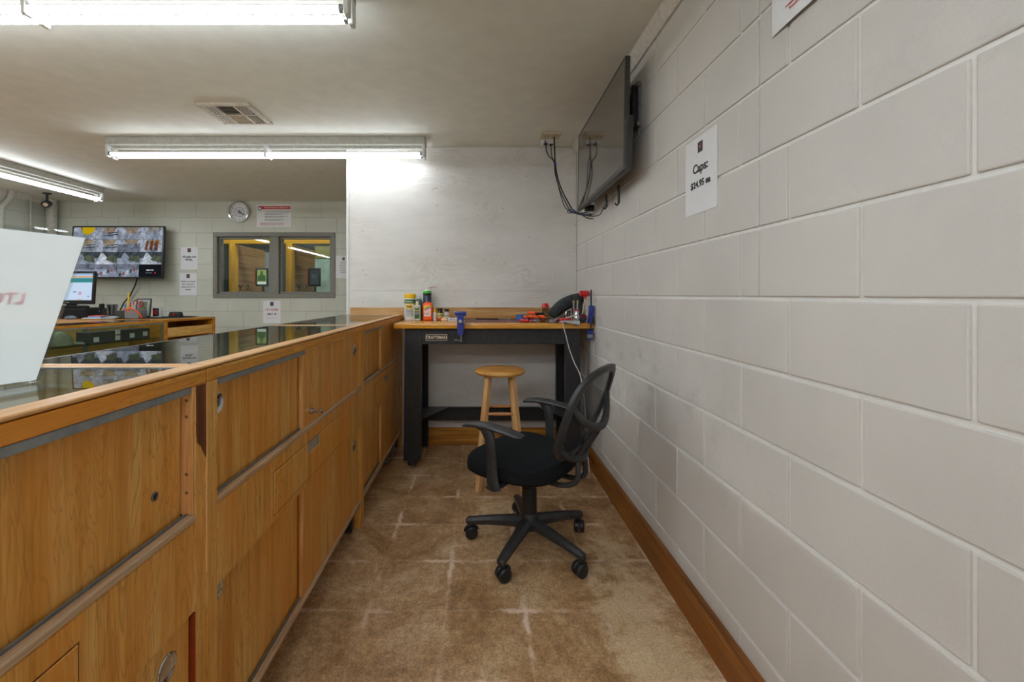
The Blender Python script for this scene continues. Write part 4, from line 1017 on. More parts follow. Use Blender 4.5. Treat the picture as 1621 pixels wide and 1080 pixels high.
for q in (-0.213, -0.190): m_.box(q, q+0.012, 3.1888, 3.1899, T0+0.010, T0+0.016)
obj('print', m_, plain('mark_blue', (50, 110, 200), 0.5), cn)
# maroon mat and rods on it
tag(obj('bench_mat', MB().box(-0.10, 0.36, 2.99, 3.33, T0, T0+0.003, 0.001), plain('maroon_mat', (122, 82, 76), 0.85, var=0.2, scale=30, bmp=0.3)), 'thin maroon cleaning mat lying on the bench top', 'mat')
Tm = BT+0.0038
tag(obj('cleaning_rod', MB().cyl((-0.02, 3.30, Tm+0.005), (0.16, 3.29, Tm+0.005), 0.005, n=10), M['blackmatte']), 'thin dark rod lying at the back of the maroon mat', 'rod')
tag(obj('cleaning_rod', MB().cyl((0.19, 3.285, Tm+0.005), (0.25, 3.28, Tm+0.005), 0.005, n=10), M['grey']), 'short pale rod lying at the back of the maroon mat', 'rod')
# blue bench vise clamped over the front edge
VX = -0.122; VY = 2.90
vs = thing('bench_vise', 'small blue clamp-on vise with steel handle on the front edge of the workbench', 'vise', (VX, VY, BT), 0, None, True)
m_ = MB().box(VX-0.040, VX+0.040, VY-0.020, VY+0.012, BT+0.062, BT+0.084, 0.003, 2)
m_.prism([(VX-.036, BT+.062), (VX+.036, BT+.062), (VX+.022, BT+.045), (VX+.020, BT+.002), (VX-.020, BT+.002), (VX-.022, BT+.045)], 'y', VY-0.016, VY+0.03)
m_.box(VX-0.022, VX+0.022, VY-0.018, VY+0.05, BT+0.0008, BT+0.014, 0.003)
obj('jaw', m_, M['blue'], vs)
obj('jaw', B(VX-0.038, VX+0.038, VY+0.018, VY+0.034, BT+0.050, BT+0.082, 0.003), M['blue'], vs)
m_ = MB().loft([[(VX-w_, VY-0.030-0.0, z), (VX+w_, VY-0.030, z), (VX+w_*.8, VY-0.006, z), (VX-w_*.8, VY-0.006, z)] for w_, z in ((0.009, BT-0.082), (0.018, BT-0.070), (0.024, BT-0.030), (0.022, BT+0.01), (0.018, BT+0.03))])
m_.box(VX-0.012, VX+0.012, VY-0.02, VY+0.045, BT-0.072, BT-0.060, 0.003)
obj('clamp_body', m_, M['blue'], vs)
obj('clamp_screw', MB().cyl((VX+0.003, VY+0.0-0.016, BT-0.083), (VX+0.003, VY-0.016, BT-0.125), 0.0065, n=14).cyl((VX-0.045, VY-0.016, BT-0.112), (VX+0.012, VY-0.016, BT-0.119), 0.0025, n=8), M['metal'], vs)
obj('handle', MB().cyl((VX-0.001, VY-0.05, BT+0.018), (VX-0.001, VY-0.026, BT+0.018), 0.011, n=16).cyl((VX-0.012, VY-0.046, BT+0.022), (VX+0.070, VY-0.056, BT-0.006), 0.0035, n=10), M['chrome'], vs)
# tape roll and hand tools
tag(obj('tape_roll', MB().lathe([(0.022, 0), (0.036, 0), (0.036, 0.040), (0.022, 0.040)], (0.335, 3.27, T0+0.0035), 28, closed=True), plain('tape_blue', (36, 96, 168), 0.5)), 'roll of blue tape at the back of the bench beside the tools', 'tape')
def tool(x, y, ang, z, L, hc, lab_t, shaft=True, fat=0.011):
    t_ = thing('screwdriver', lab_t, 'hand tool', (x, y, z), ang, 'screwdrivers and pliers heaped on the mat')
    obj('handle', MB().tube([(0, 0, fat), (0.006, 0, fat), (L*0.3, 0, fat), (L*0.48, 0, fat), (L*0.5, 0, fat)], [fat*.7, fat, fat*.8, fat, fat*.6], 12), hc, t_)
    obj('shaft', MB().cyl((L*0.5+.0005, 0, fat), (L, 0, fat), 0.0025, n=8), M['metal'], t_)
def pliers(x, y, ang, z, c1, lab_t):
    t_ = thing('pliers', lab_t, 'hand tool', (x, y, z), ang, 'screwdrivers and pliers heaped on the mat')
    for s_ in (-1, 1): obj('grip', MB().tube([(-0.012, s_*0.030, 0.011), (0.025, s_*0.030, 0.012), (0.06, s_*0.016, 0.011), (0.078, s_*0.004, 0.008)], [0.008, 0.012, 0.010, 0.005], 10), c1, t_)
    obj('head', MB().tube([(0.0785, 0, 0.008), (0.09, 0, 0.008), (0.125, 0, 0.008)], [0.008, 0.011, 0.003], 10, flat=0.6), M['blacksteel'], t_)
bl = plain('bright_blue', (30, 120, 220), 0.35); blm = M['black']
tool(0.305, 3.02, 2.6-PI, Tm, 0.13, M['red'], 'screwdriver with red handle end poking left from the tool heap')
tool(0.335, 3.05, 1.9, Tm, 0.13, M['blue'], 'dark blue handled screwdriver at the left of the tool heap')
tool(0.352, 2.99, 1.5, Tm+0.001, 0.14, bl, 'bright blue handled screwdriver between the orange pliers')
tool(0.405, 2.99, 1.45, Tm+0.001, 0.14, bl, 'bright blue handled screwdriver right of the first blue one')
pliers(0.372, 3.02, 1.75, Tm+0.024, M['orange'], 'orange handled pliers on the left of the tool heap')
pliers(0.448, 3.02, 1.85, Tm+0.024, M['orange'], 'orange handled pliers on the right of the tool heap')
tool(0.375, 2.975, 1.2, Tm, 0.12, M['red'], 'red handled screwdriver lying under the orange pliers')
tool(0.470, 3.04, 1.5, Tm+0.001, 0.15, plain('dark_red', (110, 26, 34), 0.4), 'dark red handled screwdriver right of the orange pliers', fat=0.014)
tool(0.515, 3.06, 1.3, Tm+0.001, 0.13, blm, 'black handled screwdriver right of the dark red one', fat=0.013)
tool(0.36, 3.16, 0.3, Tm, 0.16, blm, 'black handled screwdriver lying along the back of the tool heap', fat=0.014)
tool(0.365, 3.235, 0.15, Tm+0.001, 0.17, blm, 'black handled screwdriver behind the heap next to the blue tape', fat=0.018)
tool(0.43, 3.15, 0.4, Tm+0.038, 0.15, blm, 'black handled screwdriver resting on top of the tool heap', fat=0.013)
tool(0.42, 3.075, 2.4, Tm+0.050, 0.13, M['orange'], 'orange handled screwdriver lying on top of the tool heap', fat=0.012)
tag(obj('black_reel', MB().lathe([(0.022, -0.014), (0.023, -0.010), (0.014, -0.008), (0.014, 0.008), (0.023, 0.010), (0.022, 0.014)], (0.49, 3.2, T0+0.0235), 24, axis='y'), M['black']), 'small round black reel standing beside the red-capped shaker', 'reel')
# shaker bottle
X, Y = 0.535, 3.33
cn = thing('shaker_bottle', 'clear plastic bottle with a red screw cap against the back board', 'bottle', (X, Y, T0), 0, None, True)
obj('body', MB().lathe([(0.024, T0), (0.026, T0+0.004), (0.027, T0+0.10), (0.024, T0+0.10), (0.023, T0+0.006), (0, T0+0.006)], (X, Y, 0), 28), glass('smoky_plastic', (238, 236, 232), 1.4, 0.1), cn)
obj('cap', MB().lathe([(0.031, T0+0.1005), (0.031, T0+0.108), (0.024, T0+0.124), (0.020, T0+0.132), (0, T0+0.132)], (X, Y, 0), 10), M['red'], cn)
# tin dish
X, Y = 0.535, 2.985
tag(obj('tin_dish', MB().mat(M['metal']).lathe([(0.034, T0+0.0), (0.040, T0+0.004), (0.041, T0+0.022), (0.043, T0+0.024), (0.039, T0+0.024), (0.036, T0+0.006), (0, T0+0.006)], (X, Y, 0), 28).lathe([(0.012, T0+.007), (0.012, T0+.03), (0, T0+.03)], (X, Y, 0), 16), M['metal']), 'round grey tin dish near the front edge of the bench', 'dish')
X, Y = 0.63, 3.36
cn = thing('applicator_bottle', 'white narrow-necked bottle standing behind the black bag', 'bottle', (X, Y, T0), 0, None, True)
obj('body', MB().lathe([(0.026, T0), (0.027, T0+0.07), (0.014, T0+0.10), (0.008, T0+0.125), (0, T0+0.125)], (X, Y, 0), 22), M['white'], cn)
obj('tip', MB().lathe([(0.007, T0+0.1255), (0.010, T0+0.133), (0.010, T0+0.142), (0.003, T0+0.150), (0, T0+0.150)], (X, Y, 0), 14), M['white'], cn)
# soft black bag folded over
bagm = plain('bag_cloth', (50, 54, 56), 0.9, var=0.25, scale=20, bmp=0.4)
bg = thing('soft_case', 'dark grey soft case folded over and leaning in the bench corner', 'bag', (0.68, 3.2, T0), 0, None, True)
pts = [px(874, 505, 3.16), px(879, 494, 3.18), px(889, 485, 3.2), px(901, 478, 3.22), px(913, 473.5, 3.24), px(924, 471, 3.25)]
for p in pts: p.z = max(p.z, T0+0.042)
m_ = MB().tube(smoothpts(pts), [0.010]+[0.034+0.016*math.sin(PI*i/20) for i in range(1, 20)]+[0.018], 14, flat=1.0)
obj('folded_half', m_, bagm, bg)
pts = [px(925, 472, 3.22), px(931, 476, 3.2), px(929, 484, 3.19), px(922, 492, 3.18), px(914, 499, 3.16), px(908, 505, 3.15)]
for p in pts: p.z = max(p.z, T0+0.045); p.x = min(p.x, RX-0.058)
obj('folded_half', MB().tube(smoothpts(pts), [0.016]+[0.040]*19+[0.020], 14), bagm, bg)
obj('zip', MB().tube(smoothpts([px(880, 500, 3.12), px(890, 490, 3.13), px(903, 484, 3.14), (px(920, 476, 3.17))]), 0.003, 6), M['black'], bg)
# red mallet
ml = thing('mallet', 'red-headed mallet standing on its handle in the bench corner', 'mallet', (0.76, 3.03, T0), 0, None, True)
hc = px(927, 465, 3.04); x0 = hc.x-0.043; x1 = min(hc.x+0.043, RX-0.006)
obj('head', MB().tube([(x0, 3.04, hc.z), (x0+.006, 3.04, hc.z), (x1-.006, 3.04, hc.z), (x1, 3.04, hc.z)], [0.018, 0.022, 0.022, 0.018], 22), M['red'], ml)
obj('handle', MB().mat(M['red']).cyl((hc.x, 3.04, hc.z-0.0215), (hc.x-0.003, 3.04, hc.z-0.04), 0.009, n=12).mat(plain('pale_handle', (196, 176, 150), 0.5)).cyl((hc.x-0.003, 3.04, hc.z-0.04), (hc.x-0.035, 3.03, T0+0.001), 0.006, n=12), None, ml)
# silver press on the front right
pz = lambda y, Y: px(0, y, Y).z
PY = 2.935; PX = px(910, 500, PY).x
pr = thing('priming_press', 'silver reloading tool with two brass-tipped posts near the front right of the bench', 'press', (PX, PY, T0), 0, None, True)
obj('column', MB().lathe([(0.010, BT-0.018), (0.014, BT-0.010), (0.017, BT+0.0), (0.017, BT+0.03), (0.020, BT+0.034), (0.020, BT+0.055), (0.016, BT+0.062), (0.016, BT+0.088), (0, BT+0.088)], (PX, 2.885, 0), 24), M['chrome'], pr)
obj('collar', MB().lathe([(0.0165, BT+0.0885), (0.018, BT+0.090), (0.018, BT+0.098), (0.0, BT+0.098)], (PX, 2.885, 0), 24), M['red'], pr)
obj('arm', MB().prism([(PX-0.105, BT+0.022), (PX+0.018, BT+0.020), (PX+0.020, BT-0.004), (PX-0.008, BT-0.004), (PX-0.105, BT+0.014)], 'y', 2.868, 2.904), plain('light_alloy', (196, 198, 200), 0.35, 0.5), pr)
m_ = MB().cyl((PX-0.012, 2.91, BT+0.021), (PX-0.015, 2.91, BT+0.145), 0.006, n=12); m_.cyl((PX+0.006, 2.885, BT+0.0985), (PX+0.008, 2.885, BT+0.15), 0.0065, n=12)
m_.cyl((PX-0.06, 2.89, BT+0.014), (PX-0.06, 2.89, BT-0.022), 0.003, n=8); obj('post', m_, M['metal'], pr)
brs = plain('brass', (206, 170, 96), 0.3, 1.0)
obj('brass_tip', MB().cyl((PX-0.015, 2.91, BT+0.1455), (PX-0.015, 2.91, BT+0.158), 0.0075, n=12), brs, pr); obj('brass_tip', MB().cyl((PX+0.008, 2.885, BT+0.1505), (PX+0.008, 2.885, BT+0.160), 0.0075, n=12), brs, pr)
obj('lever', MB().tube([(PX-0.005, 2.86, BT+0.062), (PX-0.05, 2.85, BT+0.050), (PX-0.085, 2.845, BT+0.040)], 0.004, 8), plain('cream_lever', (200, 192, 176), 0.4), pr)
obj('guard', MB().tube(smoothpts([Vector((PX-0.07, 2.93, BT+0.06)), Vector((PX-0.055, 2.93, BT+0.085)), Vector((PX-0.02, 2.93, BT+0.102))]), 0.0035, 8), M['chrome'], pr)
rb = thing('red_bench_tool', 'low red metal tool with dark knobs behind the silver press', 'tool', (0.61, 2.97, T0), 0, None, True)
obj('body', B(0.575, 0.655, 2.93, 2.99, T0+0.006, T0+0.036, 0.004, 2), M['red'], rb)
obj('base', B(0.57, 0.66, 2.92, 3.0, T0, T0+0.0055, 0.001), M['black'], rb)
m_ = MB()
for q, hh_ in ((0.615, 0.03), (0.635, 0.045), (0.65, 0.035)): m_.cyl((q, 2.965, T0+0.0365), (q, 2.965, T0+0.036+hh_), 0.006, n=10); m_.lathe([(0.004, 0), (0.009, 0.004), (0.009, 0.012), (0, 0.016)], (q, 2.965, T0+0.036+hh_), 12)
obj('knobs', m_, M['blacksteel'], rb)
c = px(921, 502, 3.05)
tag(obj('abrasive_disc', MB().lathe([(0.028, -0.006), (0.030, 0), (0.028, 0.006), (0, 0.006)], (c.x, 3.02, T0+0.0305), 24, axis='y'), plain('maroon_disc', (132, 44, 58), 0.7)), 'small maroon disc propped behind the silver press', 'disc')
tag(obj('black_pouch', B(0.70, 0.775, 2.99, 3.09, T0, T0+0.035, 0.012, 3), plain('pouch', (58, 62, 66), 0.6, var=0.2)), 'crumpled dark grey pouch between the press and the blue clamp', 'pouch')
# blue bar clamp on the right end of the bench
KX = 0.775; KY = 2.89
bc = thing('bar_clamp', 'blue bar clamp gripping the right front corner of the workbench', 'clamp', (KX, KY, BT), 0, None, True)
obj('bar', B(KX+0.002, KX+0.010, KY-0.008, KY+0.004, BT-0.10, BT+0.235, 0.001), M['blacksteel'], bc)
m_ = MB().box(KX-0.010, KX+0.026, KY-0.014, KY+0.012, BT+0.062, BT+0.125, 0.005, 2); m_.prism([(KX-0.014, BT+0.004), (KX+0.004, BT+0.004), (KX+0.020, BT+0.062), (KX-0.008, BT+0.062)], 'y', KY-0.012, KY+0.03)
obj('moving_jaw', m_, M['blue'], bc)
m_ = MB().mat(M['blue']).box(KX-0.022, KX+0.020, KY-0.016, KY+0.03, BT-0.072, BT-0.052, 0.004, 2); m_.box(KX-0.022, KX+0.020, KY-0.016, KY+0.03, BT-0.110, BT-0.102, 0.003)
m_.mat(M['grey']).box(KX-0.018, KX+0.016, KY-0.013, KY+0.027, BT-0.102, BT-0.072, 0.003)
m_.mat(M['blue']).cyl((KX-0.004, KY+0.025, BT-0.052), (KX-0.004, KY+0.025, BT-0.0378), 0.008, n=12)
obj('fixed_jaw', m_, None, bc)
obj('trigger', MB().prism([(KX+0.006, BT+0.06), (KX+0.024, BT+0.06), (KX+0.026, BT+0.0), (KX+0.014, BT-0.001)], 'y', KY-0.010, KY+0.006), M['black'], bc)
# white cable
pc = [px(891, 511, 2.885), px(893, 518, 2.87), px(896, 532, 2.87), px(901, 552, 2.87), px(909, 574, 2.86), px(917, 590, 2.85), px(921, 606, 2.84), Vector((0.72, 2.83, 0.5)), Vector((0.73, 2.8, 0.2)), Vector((0.74, 2.78, 0.012)), Vector((0.70, 2.9, 0.005))]
pc[0].z = BT+0.006; pc[1].y = 2.89
tag(obj('white_cable', MB().tube(smoothpts([Vector((0.57, 2.95, BT+0.005))]+pc), 0.0035, 8), M['cable']), 'thin white cable hanging from the bench top down beside the office chair', 'cable')

# ------------------------------------------------------------------ wooden stool
st = thing('bar_stool', 'round-seated wooden stool standing in front of the workbench', 'stool', (0.142, 2.735, 0), 0.0)
SH = 0.745
obj('seat', MB().lathe([(0.135, SH-0.032), (0.155, SH-0.028), (0.164, SH-0.016), (0.162, SH-0.006), (0.150, SH), (0.08, SH-0.001), (0, SH-0.002)], (0, 0, 0), 56), M['stooltop'], st)
LG = []
for sx, sy in ((-1, -1), (1, -1), (1, 1), (-1, 1)):
    T_, F_ = Vector((sx*0.075, sy*0.075, SH-0.032)), Vector((sx*0.142, sy*0.128, 0))
    LG.append((T_, F_))
    obj('leg', MB().tube([T_, T_.lerp(F_, 0.5), F_], [0.021, 0.022, 0.021], 4), M['stool'], st)
def at(i, z): T_, F_ = LG[i]; return T_.lerp(F_, (T_.z-z)/T_.z)
def rung(i, j, z):
    a_, b_ = at(i, z), at(j, z); d_ = (b_-a_).normalized()*0.017
    obj('rung', MB().tube([a_+d_, a_.lerp(b_, .5), b_-d_], [0.009, 0.0115, 0.009], 12), plain('rung_wood', (200, 138, 84), 0.4), st)
rung(0, 1, 0.475); rung(2, 3, 0.475); rung(1, 2, 0.40); rung(3, 0, 0.40); rung(0, 1, 0.255); rung(2, 3, 0.255); rung(1, 2, 0.19); rung(3, 0, 0.19)

# ------------------------------------------------------------------ office chair (front faces local +x)
ch = thing('office_chair', 'black mesh-back office chair on five casters beside the block wall', 'office chair', (0.251, 2.052, 0), math.radians(143.13))
CPl = M['chairplastic']
hub = MB().lathe([(0.032, 0.085), (0.045, 0.09), (0.047, 0.125), (0.038, 0.155), (0.034, 0.165), (0, 0.165)], (0, 0, 0), 28)
for k in range(5):
    a_ = math.radians(24-143.13+72*k); d_ = Vector((math.cos(a_), math.sin(a_), 0)); p_ = Vector((-d_.y, d_.x, 0)); rings = []
    for t_, z, wd, ht in ((0.02, 0.118, 0.034, 0.032), (0.10, 0.112, 0.029, 0.028), (0.20, 0.102, 0.025, 0.023), (0.285, 0.090, 0.022, 0.019), (0.312, 0.086, 0.020, 0.017), (0.320, 0.083, 0.009, 0.009)):
        c_ = d_*t_+Vector((0, 0, z)); rings.append([c_+p_*wd*math.cos(q)*(1.0)+Vector((0, 0, ht*math.sin(q)*(1.0))) for q in [PI/4*j+PI/8 for j in range(8)]])
    hub.loft(rings)
    hub.cyl(d_*0.300+Vector((0, 0, 0.064)), d_*0.300+Vector((0, 0, 0.082)), 0.013, n=14)
obj('star_base', hub, CPl, ch)
for k in range(5):
    a_ = math.radians(24-143.13+72*k); d_ = Vector((math.cos(a_), math.sin(a_), 0)); c_ = d_*0.300
    rot = a_+(0.9, 2.0, 0.3, -0.6, 1.3)[k]; ax = Vector((-math.sin(rot), math.cos(rot), 0)); fw = Vector((math.cos(rot), math.sin(rot), 0)); o_ = c_-fw*0.008+Vector((0, 0, 0.0312))
    cs = MB()
    for s_ in (-1, 1):
        prof = [(0.023, 0.004), (0.031, 0.006), (0.031, 0.020), (0.025, 0.026), (0.001, 0.027)]
        cs.tube([o_+ax*s_*p1 for _, p1 in prof], [r_ for r_, _ in prof], 20)
    cs.tube([o_+fw*(0.033*math.cos(q))+Vector((0, 0, 0.033*math.sin(q))) for q in [0.1+i*0.3 for i in range(10)]], 0.007, 8, ell=None)
    obj('caster', cs, M['black'], ch)
obj('gas_column', MB().lathe([(0.037, 0.1655), (0.036, 0.285), (0.032, 0.29), (0.032, 0.30), (0.023, 0.302), (0.023, 0.362), (0, 0.362)], (0, 0, 0), 28), M['black'], ch)
mc = MB().box(-0.10, 0.10, -0.065, 0.065, 0.355, 0.385, 0.01, 2); mc.cyl((0.02, -0.20, 0.37), (0.02, -0.06, 0.37), 0.005, n=8)
obj('mechanism', mc, M['black'], ch)
# seat cushion: rounded slab, waterfall front
def sup(a, rx, ry, n): c_, s_ = math.cos(a), math.sin(a); return (rx*math.copysign(abs(c_)**(2/n), c_), ry*math.copysign(abs(s_)**(2/n), s_))
rings = []
for (k_, z) in ((0.80, 0.385), (0.93, 0.388), (0.99, 0.402), (1.0, 0.425), (0.985, 0.447), (0.94, 0.462), (0.82, 0.471), (0.6, 0.475), (0.35, 0.474), (0.1, 0.473), (0.01, 0.473)):
    r_ = []
    for j in range(56):
        x_, y_ = sup(2*PI*j/56, 0.238*k_, 0.250*k_, 2.9)
        y_ *= 1+0.10*(x_/0.245)*1.0 if x_ > 0 else 1+0.06*(x_/0.245)
        dz = -0.020*max(0, x_/0.245)**3 + (0.008*(y_/0.25)**2 if z > 0.44 else 0) - (0.006*math.exp(-((x_+.06)**2)/0.01) if z > 0.46 else 0)
        r_.append((x_+0.035, y_, z+dz))
    rings.append(r_)
obj('seat', MB().loft(rings), M['fabric'], ch)
# armrests
for s_ in (-1, 1):
    y_ = s_*0.272
    ar = MB()
    path = [(0.265, 0.634, 0.016, .006), (0.245, 0.642, 0.023, .010), (0.19, 0.652, 0.028, .012), (0.12, 0.655, 0.030, .012), (0.04, 0.650, 0.031, .012), (-0.02, 0.643, 0.030, .011), (-0.045, 0.640, 0.022, .008), (-0.052, 0.639, 0.012, .004)]
    ar.loft([[(x_-0.075, y_+wd*1.1*math.cos(q), z-0.012+th*1.15*math.sin(q)) for q in [2*PI*j/16 for j in range(16)]] for x_, z, wd, th in path])
    pad = obj('armrest', ar, CPl, ch)
    sp = MB()
    path = [(0.150, 0.634, 0.055, 0.018), (0.118, 0.62, 0.036, 0.018), (0.095, 0.585, 0.027, 0.017), (0.075, 0.52, 0.025, 0.016), (0.058, 0.45, 0.027, 0.015), (0.045, 0.40, 0.032, 0.014), (0.030, 0.372, 0.034, 0.012)]
    sp.loft([[(x_-0.068*(z-0.3)/0.35+hx*math.cos(q), y_+s_*0.006+hy*math.sin(q), z) for q in [2*PI*j/14 for j in range(14)]] for x_, z, hx, hy in path])
    sp.loft([[(0.028+0.032*math.cos(q), yy, 0.372+0.010*math.sin(q)) for q in [2*PI*j/12 for j in range(12)]] for yy in (y_+s_*0.012, y_-s_*0.06, s_*0.07)])
    obj('arm_support', sp, CPl, ch)
# back: curved frame, mesh, braces, spine
def backpt(s_, t_, off=0.0):
    """s lateral in m, t 0..1 bottom to top; off is distance behind the mesh"""
    z = 0.480+0.445*t_
    x_ = -0.205-0.155*t_-0.045*math.sin(PI*t_)*0.6 - 0.03*t_**2 + 0.8*s_*s_*(0.75+0.25*t_) - off
    return Vector((x_, s_, z))
def outline(a, k=1.0):
    x_, y_ = math.cos(a), math.sin(a)
    s_ = 0.242*math.copysign(abs(x_)**0.82, x_); t_ = math.copysign(abs(y_)**0.80, y_)
    s_ *= (0.93+0.05*t_)
    return s_*k, 0.5+0.5*t_*(k if k == 1 else (k+0.01))
n = 72; ring_o = []
fr = MB(); rings = []
for j in range(n):
    a_ = 2*PI*j/n; so, to = outline(a_, 1.0); bt_ = 0.845 if math.sin(a_) > -0.5 else 0.82; si, ti = outline(a_, bt_)
    rings.append([backpt(so, to, -0.006), backpt(so*1.0, to, 0.012), backpt((so+si)/2, (to+ti)/2, 0.017), backpt(si, ti, 0.010), backpt(si, ti, -0.004), backpt((so+si)/2, (to+ti)/2, -0.010)])
fr.loft(rings, closed=True)
obj('back_frame', fr, CPl, ch)
m, nt, b = _new('chair_mesh'); b.inputs['Base Color'].default_value = rgba((40, 41, 43)); b.inputs['Roughness'].default_value = 0.8
v = coords(nt, world=False); sep = N(nt, 'ShaderNodeSeparateXYZ'); nt.links.new(v, sep.inputs[0])
fa = mth(nt, 'LESS_THAN', mth(nt, 'FRACT', mth(nt, 'MULTIPLY', sep.outputs['Y'], 300)), 0.54); fb = mth(nt, 'LESS_THAN', mth(nt, 'FRACT', mth(nt, 'MULTIPLY', sep.outputs['Z'], 300)), 0.54)
tr = N(nt, 'ShaderNodeBsdfTransparent'); mx = N(nt, 'ShaderNodeMixShader')
nt.links.new(mth(nt, 'MULTIPLY', fa, fb), mx.inputs[0]); nt.links.new(b.outputs[0], mx.inputs[1]); nt.links.new(tr.outputs[0], mx.inputs[2]); nt.links.new(mx.outputs[0], nt.nodes['Material Output'].inputs[0])
ms = MB(); gr = []
for i in range(11):
    k_ = 0.001+0.88*i/10; gr.append([backpt(*outline(2*PI*j/48, k_)) for j in range(48)])
ms.loft(gr, cap=False); obj('back_mesh', ms, m, ch)
def brace(pts, r0, r1, name='back_brace'):
    P_ = smoothpts([Vector(p) for p in pts], 5); k_ = len(P_)
    return obj(name, MB().tube(P_, [r0+(r1-r0)*math.sin(PI*i/(k_-1)) for i in range(k_)], 12), CPl, ch)
# mid brace sags down in the middle and stands off behind the mesh; lower brace follows the bottom
brace([backpt(-0.195, 0.64, 0.004), backpt(-0.15, 0.52, 0.028), backpt(-0.075, 0.42, 0.055), backpt(0, 0.39, 0.066), backpt(0.075, 0.42, 0.055), backpt(0.15, 0.52, 0.028), backpt(0.195, 0.64, 0.004)], 0.012, 0.017)
brace([backpt(-0.155, 0.20, 0.006), backpt(-0.10, 0.09, 0.03), backpt(-0.04, 0.05, 0.055), backpt(0, 0.045, 0.06), backpt(0.04, 0.05, 0.055), backpt(0.10, 0.09, 0.03), backpt(0.155, 0.20, 0.006)], 0.012, 0.019)
for s_ in (-1, 1):
    brace([backpt(s_*0.035, 0.42, 0.062), backpt(s_*0.037, 0.25, 0.055), backpt(s_*0.04, 0.06, 0.052)], 0.009, 0.010, 'spine_bar')
    brace([backpt(s_*0.035, 0.04, 0.050), Vector((-0.272, s_*0.042, 0.44)), Vector((-0.262, s_*0.045, 0.395)), Vector((-0.20, s_*0.05, 0.366)), Vector((-0.10, s_*0.052, 0.364)), Vector((-0.06, s_*0.052, 0.366))], 0.011, 0.012, 'back_support')

# ------------------------------------------------------------------ back counter across the shop
# local x runs along its glass front (0 at the far right end), local y points away from the shop floor
BA = math.radians(77.8)
bk = thing('back_counter', 'long wooden counter with a glass display front and open shelves across the shop', 'counter', (-2.886, 4.585, 0), BA)
BH = 0.99
m_ = MB().mat(M['casedge'])
m_.box(-0.60, 0.0, 0.0, 0.55, BH-0.022, BH, 0.003); m_.box(-1.95, -0.601, 0.0, 0.012, BH-0.022, BH, 0.002); m_.box(-1.95, -0.601, 0.40, 0.55, BH-0.022, BH, 0.002); m_.box(-1.95, -1.92, 0.013, 0.399, BH-0.022, BH, 0.002)
m_.box(-1.95, -0.30, 0.5505, 1.27, BH-0.022, BH, 0.003)
obj('top', m_, None, bk)
m_ = MB().mat(M['casedge']); m_.box(-0.026, 0.0, 0.0, 0.5, 0, BH-0.0225, 0.002); m_.box(-0.590, -0.557, 0.0, 0.5, 0, BH-0.0225, 0.002)
m_.mat(M['case']).box(-0.556, -0.027, 0.48, 0.5, 0, BH-0.0225); m_.box(-0.556, -0.027, 0.02, 0.48, 0.62, 0.64); m_.box(-0.556, -0.027, 0.02, 0.48, 0.10, 0.12)
m_.box(-1.93, -0.5905, 0.43, 0.45, 0, BH-0.0225); m_.box(-1.95, -1.93, 0.0, 0.45, 0, BH-0.0225)
m_.box(-1.93, -0.591, 0.02, 0.43, 0.0, 0.30)
m_.box(-1.95, -0.32, 1.2, 1.22, 0, BH-0.0225)
obj('body', m_, None, bk)
obj('drawer', MB().box(-0.552, -0.030, 0.008, 0.026, 0.815, 0.908, 0.002).box(-0.548, -0.538, 0.026, 0.44, 0.82, 0.89).box(-0.044, -0.034, 0.026, 0.44, 0.82, 0.89).box(-0.538, -0.044, 0.026, 0.44, 0.82, 0.828), M['case'], bk)
obj('display_glass', B(-1.928, -0.595, 0.004, 0.009, 0.302, BH-0.0235), M['glass'], bk)
m_ = MB().mat(M['darkmetal']); m_.box(-1.93, -0.592, 0.001, 0.0035, BH-0.035, BH-0.0235); m_.box(-0.604, -0.592, 0.0095, 0.02, 0.302, BH-0.0235)
for q in (-1.45, -0.97): m_.box(q-0.02, q+0.02, 0.424, 0.4295, 0.302, BH-0.03)
obj('glass_track', m_, None, bk)
obj('top_glass', B(-1.919, -0.602, 0.013, 0.399, BH-0.008, BH-0.001), M['glass'], bk)
for zz in (0.820, 0.60): obj('glass_shelf', B(-1.925, -0.61, 0.03, 0.42, zz-0.006, zz), glass('green_shelf_glass', (220, 234, 222), 1.5), bk)
def W(a, b_, z): c_, s_ = math.cos(BA), math.sin(BA); return Vector((-2.886+a*c_-b_*s_, 4.585+a*s_+b_*c_, z))
boxm = plain('dark_carton', (62, 60, 60), 0.6, var=0.15); stick = plain('sticker', (206, 206, 200), 0.5)
def carton(a, b_, y0_, h_, z, txt, stickers):
    t_ = thing('carton', txt, 'box', tuple(W((a+b_)/2, y0_, z)), BA, 'cartons on the glass shelf of the back counter')
    hl = (b_-a)/2
    obj('body', B(-hl, hl, 0, 0.16, 0, h_, 0.002), boxm, t_)
    for q, zz in stickers: obj('sticker', B(-hl+q, -hl+q+0.042, -0.0012, -0.0003, zz, zz+0.04), stick, t_)
SZ = 0.8204
carton(-1.16, -0.90, 0.09, 0.095, SZ, 'long dark carton beside the olive cap on the glass shelf', ((0.02, 0.012), (0.19, 0.012), (0.19, 0.062)))
carton(-0.895, -0.66, 0.09, 0.095, SZ, 'long dark carton at the right end of the glass shelf row', ((0.05, 0.02), (0.17, 0.025)))
carton(-1.62, -1.475, 0.04, 0.075, SZ, 'small dark carton with one white sticker left of the olive cap', ((0.03, 0.002),))
carton(-1.66, -1.50, 0.05, 0.10, 0.6004, 'dark carton on the lower glass shelf of the back counter', ((0.03, 0.03),))
cp_ = thing('baseball_cap', 'olive baseball cap between the dark cartons on the glass shelf', 'cap', tuple(W(-1.33, 0.17, SZ)), BA)
rings = []
